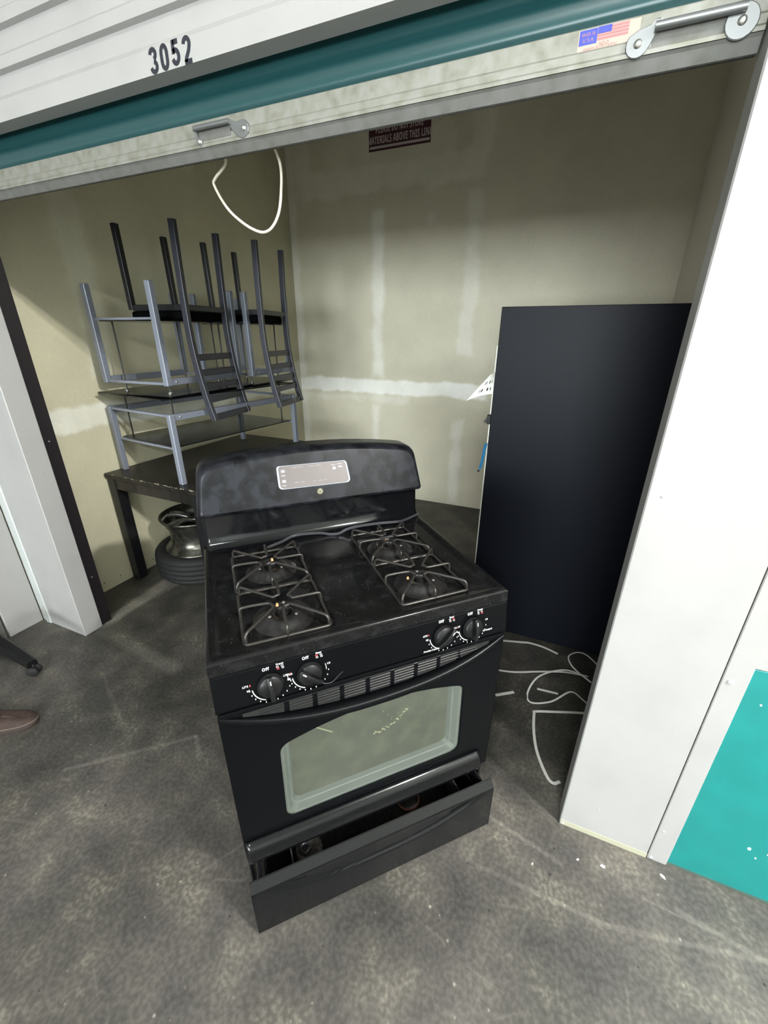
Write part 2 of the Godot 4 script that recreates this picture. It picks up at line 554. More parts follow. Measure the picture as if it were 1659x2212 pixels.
func wood_texture() -> ImageTexture:
	var n := 512
	var a := noise_bytes(0.02, n, n, 71, 5)
	var r := RandomNumberGenerator.new()
	r.seed = 72
	var marks := PackedFloat32Array()
	marks.resize(n * n)
	for i in 60:
		var c := Vector2(r.randf() * n, r.randf() * n)
		dab(marks, n, n, c, c + Vector2(r.randf_range(-8, 8), r.randf_range(10, 60)), r.randf_range(1.2, 2.6), r.randf_range(0.15, 0.55))
	var out := PackedByteArray()
	out.resize(n * n * 3)
	for y in n:
		for x in n:
			var i := y * n + x
			var g: float = a[(y / 6) * n + x] / 255.0
			var v := clampf(0.62 + (g - 0.5) * 0.7 + marks[i], 0.2, 1.0)
			out[i * 3] = int(v * 255)
			out[i * 3 + 1] = int(v * 252)
			out[i * 3 + 2] = int(v * 246)
	return texture_of(out, n, n)

# =====================================================================  lamps
func ceiling_lamp(at: Vector3, energy: float, label: String) -> void:
	# two bare bulbs under a white plate
	var t := thing("ceiling_lamp", label, "lamp", at)
	var st := mb()
	box(st, Vector3(0, 0.125, 0), Vector3(0.24, 0.03, 0.34), 0.006)
	part("housing", st, M.trim, t)
	for s in [-1.0, 1.0]:
		st = mb()
		lathe(st, [Vector2(0.0, 0.058), Vector2(0.022, 0.058), Vector2(0.022, 0.112), Vector2(0.0, 0.112)], 16, Vector3(0, 0, 0.075 * s))
		part("socket", st, M.trim, t)
		st = mb()
		lathe(st, [Vector2(0.0, -0.042), Vector2(0.016, -0.038), Vector2(0.030, -0.028), Vector2(0.040, -0.012), Vector2(0.042, 0.004), Vector2(0.036, 0.024), Vector2(0.024, 0.044), Vector2(0.020, 0.058), Vector2(0.0, 0.058)], 24, Vector3(0, 0, 0.075 * s))
		part("bulb", st, M.tube, t)
		var l := OmniLight3D.new()
		l.name = "bulb_light"
		l.light_energy = energy
		l.light_color = Color(1.0, 0.995, 0.985)
		l.light_size = 0.04
		l.omni_range = 30.0
		l.omni_attenuation = 2.0
		l.shadow_enabled = true
		t.add_child(l, true)
		l.position = Vector3(0, 0.0, 0.075 * s)

func panel_lamp(at: Vector3, size: Vector2, energy: float) -> void:
	# a flat square-edged light panel under the hallway ceiling
	var t := thing("light_panel", "flat white light panel under the hallway ceiling behind the photographer", "lamp", at)
	var st := mb()
	box(st, Vector3(0, 0.015, 0), Vector3(size.x + 0.04, 0.03, size.y + 0.04), 0.003)
	part("frame", st, M.trim, t)
	st = mb()
	box(st, Vector3(0, -0.002, 0), Vector3(size.x, 0.004, size.y), 0.0005)
	part("diffuser", st, M.tube, t)
	var l := AreaLight3D.new()
	l.name = "panel_light"
	l.area_size = size
	l.light_energy = energy
	l.light_color = Color(0.98, 0.995, 1.0)
	l.area_range = 40.0
	l.shadow_enabled = true
	t.add_child(l, true)
	l.position = Vector3(0, -0.012, 0)
	l.rotation = Vector3(-PI / 2, 0, 0)

func hall_window(at: Vector3, size: Vector2, energy: float) -> void:
	# the glazed end of the hallway behind the photographer: daylight comes in through it
	var w := Node3D.new()
	w.name = "window_1"
	add_child(w)
	structure(w, "wide daylit window at the far end of the hallway", "window")
	w.position = at
	var st := mb()
	box(st, Vector3.ZERO, Vector3(size.x, size.y, 0.01), 0.001)
	part("pane", st, M.daylight, w)
	for s in [-1.0, 1.0]:
		st = mb()
		box(st, Vector3(s * (size.x / 2 + 0.03), 0, 0), Vector3(0.06, size.y + 0.12, 0.05), 0.004)
		box(st, Vector3(0, s * (size.y / 2 + 0.03), 0), Vector3(size.x, 0.06, 0.05), 0.004)
		part("window_frame", st, M.galv_dark, w)
	var l := AreaLight3D.new()
	l.name = "daylight"
	l.area_size = size
	l.light_energy = energy
	l.light_color = Color(0.955, 0.985, 1.0)
	l.area_range = 40.0
	l.shadow_enabled = true
	w.add_child(l, true)
	l.position = Vector3(0, 0, -0.03)

# =====================================================================  setting
func uv_quad(st: SurfaceTool, a: Vector3, b: Vector3, c: Vector3, d: Vector3) -> void:
	# a: upper left of the picture, then clockwise as seen from the room
	var p := [a, b, c, d]
	var u := [Vector2(0, 0), Vector2(1, 0), Vector2(1, 1), Vector2(0, 1)]
	for i in [0, 1, 2, 0, 2, 3]:
		st.set_uv(u[i])
		st.add_vertex(p[i])

func build_shell() -> void:
	# floor: a painted slab in the photographed area and plain slabs around it
	var st := mb()
	uv_quad(st, Vector3(-2.9, 0, -4.0), Vector3(1.5, 0, -4.0), Vector3(1.5, 0, 0.4), Vector3(-2.9, 0, 0.4))
	st.set_uv(Vector2(0.5, 0.5))
	for f in [[Vector3(-2.9, -0.15, -4.0), Vector3(1.5, -0.15, -4.0), Vector3(1.5, -0.15, 0.4), Vector3(-2.9, -0.15, 0.4)]]:
		quad(st, f[0], f[1], f[2], f[3])
	structure(part("floor", st, M.floor), "worn grey concrete floor with pale scuffs and drag marks", "floor")
	st = mb()
	span_box(st, Vector3(-2.9, -0.15, 0.4), Vector3(4.2, 0.0, 11.6), 0.0)
	span_box(st, Vector3(1.5, -0.15, -4.0), Vector3(4.2, 0.0, 0.4), 0.0)
	structure(part("floor", st, M.floor_far), "concrete floor of the hallway behind the photographer", "floor")
	# inside of the unit
	st = mb()
	uv_quad(st, Vector3(-2.56, 3.3, -3.77), Vector3(0.56, 3.3, -3.77), Vector3(0.56, 0, -3.77), Vector3(-2.56, 0, -3.77))
	st.set_uv(Vector2(0.5, 0.5))
	span_box(st, Vector3(-2.66, 0, -3.88), Vector3(0.66, 3.3, -3.772), 0.0)
	structure(part("wall_back", st, M.wall_back), "bare drywall back wall with pale joint compound bands")
	st = mb()
	uv_quad(st, Vector3(-2.56, 3.3, -1.1), Vector3(-2.56, 3.3, -3.77), Vector3(-2.56, 0, -3.77), Vector3(-2.56, 0, -1.1))
	st.set_uv(Vector2(0.5, 0.5))
	span_box(st, Vector3(-2.66, 0, -3.77), Vector3(-2.562, 3.3, -1.05), 0.0)
	var wl := part("wall_left", st, M.wall_left)
	structure(wl, "bare drywall left wall behind the stacked tables")
	for s in [[0.055, -1.5], [0.06, -1.39], [0.05, -1.75]]:
		st = mb()
		lathe(st, [Vector2(0.0, 0.0), Vector2(0.004, 0.0), Vector2(0.002, 0.0015), Vector2(0.0, 0.0015)], 8, Vector3(-2.56, s[0], s[1]), Basis(Vector3(0, 0, 1), -PI / 2))
		part("screw_head", st, M.ink, wl)
	st = mb()
	span_box(st, Vector3(0.56, 0, -3.77), Vector3(0.66, 3.3, -1.14), 0.0)
	structure(part("wall_right", st, M.drywall), "drywall right wall of the unit behind the black panel")
	st = mb()
	span_box(st, Vector3(-2.66, 3.3, -3.88), Vector3(0.66, 3.4, -1.0), 0.0)
	structure(part("ceiling", st, M.unit_ceiling), "ceiling of the storage unit", "ceiling")
	# hallway round the photographer
	st = mb()
	span_box(st, Vector3(-2.75, 3.4, -1.06), Vector3(4.2, 3.5, 11.6), 0.0)
	structure(part("ceiling", st, M.hall_wall), "white ceiling of the hallway", "ceiling")
	st = mb()
	span_box(st, Vector3(-2.75, 0, 11.5), Vector3(4.2, 3.4, 11.6), 0.0)
	structure(part("wall_hall", st, M.hall_wall), "white far wall of the hallway")
	st = mb()
	span_box(st, Vector3(4.1, 0, -1.1), Vector3(4.2, 3.4, 11.5), 0.0)
	structure(part("wall_hall_right", st, M.hall_wall), "white right wall of the hallway")
	# left wall of the hallway: white return beside the column, then a grey door
	st = mb()
	span_box(st, Vector3(-2.75, 0, -1.04), Vector3(-2.612, 3.4, -0.875), 0.002)
	span_box(st, Vector3(-2.75, 0, 0.35), Vector3(-2.612, 3.4, 11.5), 0.002)
	span_box(st, Vector3(-2.75, 2.2, -0.875), Vector3(-2.612, 3.4, 0.35), 0.002)
	structure(part("wall_hall_left", st, M.white), "white return wall at the left edge beside the column")
	st = mb()
	span_box(st, Vector3(-2.74, 0.008, -0.868), Vector3(-2.655, 2.2, 0.345), 0.003)
	var door := part("door_2", st, M.galv_dark)
	structure(door, "grey metal door at the left edge of the hallway", "door")
	st = mb()
	span_box(st, Vector3(-2.655, 0.0, -0.868), Vector3(-2.622, 2.2, -0.80), 0.003)
	part("door_frame", st, M.galv_dark, door)

func screw(parent: Node, at: Vector3, r := 0.006) -> void:
	var st := mb()
	lathe(st, [Vector2(r, 0.0), Vector2(r * 0.9, r * 0.35), Vector2(r * 0.45, r * 0.6), Vector2(0.0, r * 0.65)], 12, at, Basis(Vector3(1, 0, 0), PI / 2))
	part("screw_head", st, M.trim, parent)

func build_front() -> void:
	# right column: wide folded panel with its jamb, a corner trim, then the painted hallway wall
	var st := mb()
	span_box(st, Vector3(0.203, 0.0, -1.135), Vector3(0.463, 3.3, -1.066), 0.003)
	var col := part("wall_front_right", st, M.white)
	structure(col, "white metal column to the right of the unit opening")
	st = mb()
	span_box(st, Vector3(0.2045, 0.0, -1.067), Vector3(0.4625, 0.022, -1.0648), 0.0008)
	part("grime_strip", st, M.grime, col)
	screw(col, Vector3(0.2135, 0.008, -1.066), 0.005)
	screw(col, Vector3(0.233, 1.205, -1.066), 0.004)
	st = mb()
	lathe(st, [Vector2(0.004, 0.0), Vector2(0.003, 0.0008), Vector2(0.0, 0.001)], 8, Vector3(0.30, 0.135, -1.066), Basis(Vector3(1, 0, 0), PI / 2))
	lathe(st, [Vector2(0.003, 0.0), Vector2(0.002, 0.0008), Vector2(0.0, 0.001)], 8, Vector3(0.28, 0.075, -1.066), Basis(Vector3(1, 0, 0), PI / 2))
	lathe(st, [Vector2(0.003, 0.0), Vector2(0.002, 0.0008), Vector2(0.0, 0.001)], 8, Vector3(0.32, 0.07, -1.066), Basis(Vector3(1, 0, 0), PI / 2))
	lathe(st, [Vector2(0.003, 0.0), Vector2(0.002, 0.0008), Vector2(0.0, 0.001)], 8, Vector3(0.215, 0.155, -1.066), Basis(Vector3(1, 0, 0), PI / 2))
	part("dent", st, M.dent, col)
	st = mb()
	span_box(st, Vector3(0.4655, 0.0, -1.12), Vector3(0.519, 3.3, -1.0665), 0.002)
	var tr := part("trim_1", st, M.white)
	structure(tr, "narrow white corner trim between column and teal wall", "trim")
	screw(tr, Vector3(0.483, 0.75, -1.0665), 0.007)
	screw(tr, Vector3(0.479, 0.146, -1.0665), 0.004)
	screw(tr, Vector3(0.475, 0.012, -1.0665), 0.005)
	st = mb()
	span_box(st, Vector3(0.5195, 0.80, -1.16), Vector3(4.2, 3.3, -1.0735), 0.001)
	var wt := part("wall_front", st, M.white)
	structure(wt, "hallway wall painted white above and teal below")
	st = mb()
	span_box(st, Vector3(0.5195, 0.012, -1.16), Vector3(4.2, 0.799, -1.072), 0.001)
	part("teal_dado", st, M.teal, wt)
	st = mb()
	span_box(st, Vector3(0.5195, 0.0, -1.16), Vector3(4.2, 0.0118, -1.0725), 0.001)
	part("grime_strip", st, mat(Color(0.22, 0.30, 0.27), 0.8), wt)
	for c in [[0.678, 0.198, 0.0055], [0.72, 0.20, 0.003], [0.70, 0.17, 0.003], [0.56, 0.70, 0.003], [0.575, 0.705, 0.0025], [0.60, 0.71, 0.003], [0.63, 0.6, 0.003]]:
		st = mb()
		var poly := PackedVector2Array()
		for i in 7:
			poly.append(Vector2(c[0], c[1]) + Vector2(cos(TAU * i / 7.0), sin(TAU * i / 7.0)) * c[2] * (0.7 + 0.4 * absf(sin(i * 2.3))))
		plate(st, poly, -1.0719, -1.0712, 0.0002, Vector2(c[0], c[1]), c[2])
		part("paint_chip", st, M.paper, wt)
	# left column
	st = mb()
	span_box(st, Vector3(-2.53, 0.0, -1.142), Vector3(-2.240, 3.3, -1.043), 0.003)
	var lc := part("wall_front_left", st, M.white)
	structure(lc, "white metal column to the left of the unit opening")
	st = mb()
	lathe(st, [Vector2(0.004, 0.0), Vector2(0.003, 0.001), Vector2(0.0, 0.001)], 8, Vector3(-2.30, 0.22, -1.043), Basis(Vector3(1, 0, 0), PI / 2))
	part("dent", st, M.dent, lc)
	for d in [[0.93, -1.10], [0.80, -1.095], [0.45, -1.10]]:
		st = mb()
		lathe(st, [Vector2(0.005, 0.0), Vector2(0.003, 0.001), Vector2(0.0, 0.001)], 8, Vector3(-2.24, d[0], d[1]), Basis(Vector3(0, 0, 1), -PI / 2))
		part("dent", st, M.dent, lc)
	st = mb()
	span_box(st, Vector3(-2.575, 0.0, -1.12), Vector3(-2.532, 3.3, -1.036), 0.004)
	span_box(st, Vector3(-2.612, 0.0, -1.12), Vector3(-2.577, 3.3, -1.044), 0.002)
	structure(part("trim_2", st, M.trim), "white corner trim at the left end of the left column", "trim")
	# header with its ribbed sheet above the opening
	st = mb()
	var z0 := -1.05
	var prof := [Vector2(2.142, 0.0), Vector2(2.190, 0.0), Vector2(2.207, -0.014), Vector2(2.250, -0.014), Vector2(2.254, 0.0), Vector2(2.280, 0.0)]
	for i in 8:
		var y := 2.294 + i * 0.088
		prof.append_array([Vector2(y, -0.014), Vector2(y + 0.044, -0.014), Vector2(y + 0.048, 0.0), Vector2(y + 0.074, 0.0)])
	var ring_a := PackedVector3Array()
	var ring_b := PackedVector3Array()
	for q in prof:
		ring_a.append(Vector3(-2.612, q.x, z0 + q.y))
		ring_b.append(Vector3(0.2025, q.x, z0 + q.y))
	for q in [Vector2(prof[-1].x, -0.049), Vector2(2.142, -0.049)]:
		ring_a.append(Vector3(-2.612, q.x, z0 + q.y))
		ring_b.append(Vector3(0.2025, q.x, z0 + q.y))
	loft(st, [ring_b, ring_a], true, false, false, -1)
	span_box(st, Vector3(-2.612, 2.98, -1.10), Vector3(0.2025, 3.3, -1.06), 0.0)
	var hd := part("wall_front_top", st, M.white)
	structure(hd, "white ribbed metal header above the door with the unit number")
	var strokes := [[], [], [], []]
	var arc := func(c: Vector2, rx: float, ry: float, a0: float, a1: float, n: int) -> Array:
		var o := []
		for i in n + 1:
			var t := lerpf(a0, a1, float(i) / n)
			o.append(Vector3(c.x + cos(t) * rx, c.y + sin(t) * ry, 0.0))
		return o
	strokes[0] = [arc.call(Vector2(0.013, 0.0365), 0.0090, 0.0090, PI * 0.98, -PI * 0.42, 10), arc.call(Vector2(0.013, 0.0135), 0.0095, 0.0095, PI * 0.46, -PI * 0.98, 10)]
	strokes[1] = [arc.call(Vector2(0.013, 0.0325), 0.0090, 0.0130, 0.0, PI, 10) + arc.call(Vector2(0.013, 0.0175), 0.0090, 0.0130, PI, TAU, 10) + [Vector3(0.022, 0.0325, 0.0)]]
	strokes[2] = [[Vector3(0.0235, 0.0460, 0.0), Vector3(0.0075, 0.0460, 0.0)], [Vector3(0.0075, 0.0500, 0.0), Vector3(0.0065, 0.0250, 0.0)], [Vector3(0.0060, 0.0290, 0.0)] + arc.call(Vector2(0.0125, 0.0195), 0.0098, 0.0120, PI * 0.62, -PI * 0.92, 12)]
	strokes[3] = [arc.call(Vector2(0.013, 0.0360), 0.0092, 0.0098, PI * 0.98, -PI * 0.14, 9) + [Vector3(0.0185, 0.0240, 0.0), Vector3(0.0080, 0.0100, 0.0), Vector3(0.0065, 0.0040, 0.0)], [Vector3(0.0025, 0.0042, 0.0), Vector3(0.0255, 0.0042, 0.0)]]
	for i in 4:
		st = mb()
		for path in strokes[i]:
			sweep(st, path, rect(0.0096, 0.0006), Vector3.BACK, -1)
		var dg := part("number_digit", st, M.number, hd)
		dg.position = Vector3(-1.095 + i * 0.0372, 2.1425, z0 + 0.0003)
	# door guide inside the left jamb
	st = mb()
	span_box(st, Vector3(-2.285, 0.0, -1.205), Vector3(-2.252, 3.0, -1.143), 0.002)
	var gd := part("trim_3", st, M.track)
	structure(gd, "dark door guide running up the left jamb", "trim")
	for y in [0.307, 1.065, 1.75]:
		st = mb()
		lathe(st, [Vector2(0.005, 0.0), Vector2(0.004, 0.002), Vector2(0.0, 0.003)], 10, Vector3(-2.252, y, -1.17), Basis(Vector3(0, 0, 1), -PI / 2))
		part("bolt_head", st, M.zinc, gd)

func build_roll_door() -> void:
	var d := Node3D.new()
	d.name = "door_1"
	add_child(d)
	structure(d, "half-raised teal roll-up door with galvanised bottom bar", "door")
	d.position = Vector3(0, 0, -1.12)
	var x0 := -2.235
	var x1 := 0.199
	# curtain
	var st := mb()
	var ra := PackedVector3Array()
	var rb := PackedVector3Array()
	var steps := 90
	for i in steps + 1:
		var y := 2.05 + 0.9 * i / steps
		var w := fposmod(y - 2.060, 0.10) / 0.10
		var z := -0.006 + 0.013 * smoothstep(0.0, 0.10, w) * (1.0 - smoothstep(0.40, 0.66, w)) + 0.0012 * sin(w * 19.0)
		ra.append(Vector3(x1, y, z))
		rb.append(Vector3(x0, y, z))
	loft(st, [rb, ra], false)
	var ba := PackedVector3Array()
	var bb := PackedVector3Array()
	for v in ra:
		ba.append(v - Vector3(0, 0, 0.003))
	for v in rb:
		bb.append(v - Vector3(0, 0, 0.003))
	loft(st, [ba, bb], false)
	part("curtain", st, M.curtain, d)
	# bottom bar: upright flange with a rolled edge, then the folded sill
	st = mb()
	var prof := PackedVector2Array([Vector2(0.006, 2.063), Vector2(0.010, 2.060), Vector2(0.010, 2.030), Vector2(0.013, 2.026), Vector2(0.013, 2.014), Vector2(0.016, 2.010), Vector2(0.016, 2.004), Vector2(0.002, 2.004), Vector2(-0.002, 2.01), Vector2(-0.002, 2.063)])
	var r0 := PackedVector3Array()
	var r1 := PackedVector3Array()
	for q in prof:
		r0.append(Vector3(x0, q.y, q.x))
		r1.append(Vector3(x1, q.y, q.x))
	loft(st, [r0, r1], true, true, true, -1)
	var bar := part("bottom_bar", st, M.galv, d)
	st = mb()
	prof = PackedVector2Array([Vector2(0.014, 2.0035), Vector2(0.011, 1.999), Vector2(0.003, 1.981), Vector2(0.0, 1.980), Vector2(-0.012, 1.982), Vector2(-0.012, 1.985), Vector2(0.0, 1.984), Vector2(-0.001, 2.0035)])
	r0 = PackedVector3Array()
	r1 = PackedVector3Array()
	for q in prof:
		r0.append(Vector3(x0, q.y, q.x))
		r1.append(Vector3(x1, q.y, q.x))
	loft(st, [r0, r1], true, true, true, -1)
	part("bottom_seal", st, M.galv_dark, d)
	# slide latches
	var small := [Vector2(-1.030, 2.050), Vector2(-1.030, 2.022), Vector2(-1.026, 2.009), Vector2(-1.016, 2.005), Vector2(-1.009, 2.011), Vector2(-1.010, 2.020), Vector2(-1.021, 2.026), Vector2(-1.024, 2.050)]
	var cone := [Vector2(-0.926, 2.050), Vector2(-0.918, 2.051), Vector2(-0.890, 2.041)]
	for i in 9:
		var t := PI * 0.42 - PI * 1.12 * i / 8.0
		cone.append(Vector2(-0.873, 2.0245) + Vector2(cos(t), sin(t)) * 0.0195)
	cone.append(Vector2(-0.908, 2.028))
	door_latch(d, Vector2(-1.028, 2.018), Vector2(-0.914, 2.050), small, Vector2(-1.018, 2.016), cone, Vector2(-0.868, 2.025), 0.006)
	var drop := [Vector2(0.030, 2.043), Vector2(0.037, 2.049), Vector2(0.045, 2.049), Vector2(0.046, 2.043), Vector2(0.036, 2.022)]
	for i in 10:
		var t := -PI * 0.12 - PI * 1.10 * i / 9.0
		drop.append(Vector2(0.013, 2.020) + Vector2(cos(t), sin(t)) * 0.0195)
	drop.append(Vector2(0.012, 2.0395))
	var disc := []
	for i in 20:
		disc.append(Vector2(0.164, 2.021) + Vector2(cos(TAU * i / 20.0), -sin(TAU * i / 20.0)) * 0.024)
	door_latch(d, Vector2(0.036, 2.012), Vector2(0.160, 2.044), drop, Vector2(0.013, 2.020), disc, Vector2(0.164, 2.021), 0.0068)
	# sticker with a flag
	st = mb()
	span_box(st, Vector3(-0.089, 2.0265, 0.0098), Vector3(0.012, 2.0585, 0.0106), 0.0)
	var s := part("sticker", st, M.decal_clear, d)
	for b in [["blue_print", M.decal_blue, -0.087, 2.0375, -0.057, 2.0580], ["flag_print", M.decal_pink, -0.0565, 2.0400, -0.006, 2.0582], ["canton_print", M.decal_blue, -0.0562, 2.0490, -0.034, 2.0584]]:
		st = mb()
		var up := 0.0 if b[0] != "canton_print" else 0.0003
		span_box(st, Vector3(b[2], b[3], 0.0105), Vector3(b[4], b[5], 0.0109 + up), 0.0)
		part(b[0], st, b[1], s)
	for i in 4:
		st = mb()
		span_box(st, Vector3(-0.034 if i > 1 else -0.0562, 2.0412 + i * 0.0045, 0.0108), Vector3(-0.006, 2.0428 + i * 0.0045, 0.01105), 0.0)
		part("flag_stripe", st, M.decal_red, s)
	var up_text := Basis.IDENTITY
	lettering("MADE IN", 0.0045, M.decal_pink, s, Transform3D(up_text, Vector3(-0.072, 2.0515, 0.011)), 0.9)
	lettering("U S A", 0.0055, M.decal_pink, s, Transform3D(up_text, Vector3(-0.072, 2.0435, 0.011)), 1.0)
	lettering("HOLD", 0.0045, M.decal_red, s, Transform3D(up_text, Vector3(-0.044, 2.0355, 0.0106)), 1.0)
	lettering("HEAVY DUTY LATCH", 0.0032, M.decal_red, s, Transform3D(up_text, Vector3(-0.050, 2.0305, 0.0106)), 1.0)

func door_latch(d: Node3D, lo: Vector2, hi: Vector2, lug_a: Array, rivet_a: Vector2, lug_b: Array, rivet_b: Vector2, r: float) -> void:
	var l := Node3D.new()
	l.name = "slide_latch"
	d.add_child(l, true)
	var st := mb()
	span_box(st, Vector3(lo.x, lo.y, 0.0125), Vector3(hi.x, hi.y, 0.0138), 0.0004)
	part("latch_plate", st, M.galv_dark, l)
	st = mb()
	var y := hi.y - r - 0.001
	tube(st, [Vector3(lo.x, y, 0.022), Vector3(hi.x + 0.006, y, 0.022)], r, 14)
	part("bolt_rod", st, M.zinc, l)
	for e in [[lug_a, rivet_a], [lug_b, rivet_b]]:
		var poly := PackedVector2Array(e[0])
		if Geometry2D.is_polygon_clockwise(poly):
			poly.reverse()
		st = mb()
		plate(st, poly, 0.0140, 0.0175, 0.0012, e[1], 0.02)
		part("latch_lug", st, M.zinc, l)
		st = mb()
		lathe(st, [Vector2(0.0070, 0.0), Vector2(0.0062, 0.0025), Vector2(0.0035, 0.0045), Vector2(0.0, 0.005)], 16, Vector3(e[1].x, e[1].y, 0.0172), Basis(Vector3(1, 0, 0), PI / 2))
		part("rivet", st, M.chrome, l)

# =====================================================================  gas range
var R: Node3D

func range_frame() -> Transform3D:
	return Transform3D(Basis(Vector3.UP, 0.7935), Vector3(-0.3311, 0, -0.7331))

func prof_x(st: SurfaceTool, prof: Array, x0: float, x1: float, group := -1) -> void:
	# extrudes a profile given as Vector2(z, y), counter-clockwise seen from +x, along x
	var a := PackedVector3Array()
	var b := PackedVector3Array()
	for q in prof:
		a.append(Vector3(x0, q.y, q.x))
		b.append(Vector3(x1, q.y, q.x))
	loft(st, [b, a], true, true, true, group)

func build_range() -> void:
	var f := range_frame()
	R = thing("gas_range", "black freestanding gas range with open storage drawer standing in the unit opening", "stove", f.origin, f.basis)
	var st := mb()
	# carcass
	for s in [-1.0, 1.0]:
		st = mb()
		box(st, Vector3(0.372 * s, 0.447, -0.30), Vector3(0.010, 0.866, 0.58), 0.002)
		part("side_panel", st, M.black_enamel, R)
	st = mb()
	box(st, Vector3(0, 0.447, -0.588), Vector3(0.734, 0.866, 0.006), 0.001)
	part("back_panel", st, M.dark, R)
	st = mb()
	span_box(st, Vector3(-0.3665, 0.255, -0.584), Vector3(0.3665, 0.876, -0.034), 0.002)
	part("oven_body", st, M.dark, R)
	for s in [[-0.34, -0.06], [0.34, -0.06], [-0.34, -0.55], [0.34, -0.55]]:
		st = mb()
		lathe(st, [Vector2(0.0, 0.0), Vector2(0.014, 0.0), Vector2(0.014, 0.004), Vector2(0.006, 0.006), Vector2(0.006, 0.02), Vector2(0.0, 0.02)], 12, Vector3(s[0], 0.0, s[1]))
		part("leveling_foot", st, M.dark, R)
	build_cooktop()
	build_backguard()
	build_control_panel()
	build_oven_door()
	build_drawer()

func cook_h(x: float, z: float) -> float:
	var e := minf(0.3785 - absf(x), -z + 0.0)        # distance from the front and side edges
	var h := 0.907
	if e < 0.032:
		h = lerpf(0.9145, 0.907, smoothstep(0.016, 0.032, e))
	if e < 0.008:
		h = 0.9145 - 0.008 + sqrt(maxf(0.0, 0.008 * 0.008 - (0.008 - e) * (0.008 - e)))
	# sunken wells under the grates
	var wx := 0.108 - absf(absf(x) - 0.193)
	var wz := minf(z + 0.492, -0.034 - z)
	var w := smoothstep(0.0, 0.014, minf(wx, wz))
	h -= 0.006 * w
	# the bridge between the wells steps down towards the front
	var br := smoothstep(0.0, 0.02, 0.082 - absf(x))
	h += br * 0.0022 * (1.0 - smoothstep(-0.296, -0.284, z)) * smoothstep(-0.545, -0.50, z)
	return h

func build_cooktop() -> void:
	var xs := [-0.3785, -0.3783, -0.378, -0.3772, -0.376, -0.374, -0.3715]
	var x := -0.368
	while x < 0.3681:
		xs.append(x)
		x += 0.004
	xs.append_array([0.3715, 0.374, 0.376, 0.3772, 0.378, 0.3783, 0.3785])
	var zs := [0.0, -0.0002, -0.0005, -0.0013, -0.0025, -0.0045, -0.007]
	var z := -0.0105
	while z > -0.548:
		zs.append(z)
		z -= 0.004
	var st := mb()
	var rows := []
	for zz in zs:
		var row := PackedVector3Array()
		for xx in xs:
			row.append(Vector3(xx, cook_h(xx, zz), zz))
		rows.append(row)
	loft(st, rows, false)
	# skirt
	prof_x(st, [Vector2(0.0, 0.879), Vector2(0.0, 0.9066), Vector2(-0.004, 0.9066), Vector2(-0.012, 0.879)], -0.3785, 0.3785)
	for s in [-1.0, 1.0]:
		span_box(st, Vector3(minf(s * 0.3785, s * 0.374), 0.879, -0.58), Vector3(maxf(s * 0.3785, s * 0.374), 0.9066, -0.002), 0.0004)
	var top := part("cooktop", st, M.cooktop, R)
	# burner bowls: a domed ring with an open throat, two screws and an igniter
	for b in [[-0.200, -0.122, -0.010, 0.036], [-0.196, -0.358, 0.008, 0.036], [0.180, -0.132, -0.034, 0.012], [0.180, -0.352, -0.004, 0.034]]:
		var at := Vector3(b[0], 0.9008, b[1])
		st = mb()
		lathe(st, [Vector2(0.074, 0.0), Vector2(0.070, 0.0018), Vector2(0.064, 0.003), Vector2(0.056, 0.008), Vector2(0.048, 0.0145), Vector2(0.041, 0.018), Vector2(0.036, 0.019), Vector2(0.032, 0.0175), Vector2(0.028, 0.0165), Vector2(0.0235, 0.0165), Vector2(0.021, 0.014), Vector2(0.020, 0.004), Vector2(0.020, 0.001)], 48, at)
		var bowl := part("burner_bowl", st, M.soot, top)
		bowl.name = "burner_bowl"
		st = mb()
		lathe(st, [Vector2(0.0, 0.0018), Vector2(0.0199, 0.0018), Vector2(0.0199, 0.0025), Vector2(0.0, 0.0025)], 24, at)
		part("burner_throat", st, M.dark, top)
		for a in [0.7, 2.8, 4.9]:
			st = mb()
			lathe(st, [Vector2(0.0045, 0.0), Vector2(0.004, 0.0022), Vector2(0.0015, 0.0032), Vector2(0.0, 0.0032)], 10, at + Vector3(cos(a) * 0.036, 0.0182, sin(a) * 0.036))
			part("screw_head", st, M.iron, top)
		st = mb()
		lathe(st, [Vector2(0.0042, 0.0), Vector2(0.0042, 0.004), Vector2(0.0030, 0.005), Vector2(0.0028, 0.0085), Vector2(0.0, 0.0095)], 12, at + Vector3(b[2], 0.0155, -b[3] * 0.8))
		part("igniter", st, M.ceramic, top)

func guard_outline(k: float) -> PackedVector2Array:
	# front view of the console, shrunk by k metres
	var poly := [Vector2(-0.381 + k, 1.022 + k), Vector2(0.381 - k, 1.022 + k), Vector2(0.362 - k, 1.176 - k)]
	var rad := [0.014, 0.014, 0.034]
	for i in range(1, 12):
		var t := i / 12.0
		poly.append(Vector2(lerpf(0.362 - k, -0.362 + k, t), 1.176 - k + 0.030 * (1.0 - pow(absf(t * 2.0 - 1.0), 2.0))))
		rad.append(0.0)
	poly.append(Vector2(-0.362 + k, 1.176 - k))
	rad.append(0.034)
	return fillet(poly, rad, 6)

func guard_ring(k: float, z: float) -> PackedVector3Array:
	var r := PackedVector3Array()
	for p in guard_outline(k):
		r.append(Vector3(p.x, p.y, z - (p.y - 1.022) * 0.30))
	return r

func on_console(x: float, y: float, out := 0.0) -> Transform3D:
	# a spot on the tilted console face
	var b := Basis(Vector3.RIGHT, -atan(0.30))
	return Transform3D(b, Vector3(x, y, -0.512 - (y - 1.022) * 0.30) + b.z * out)

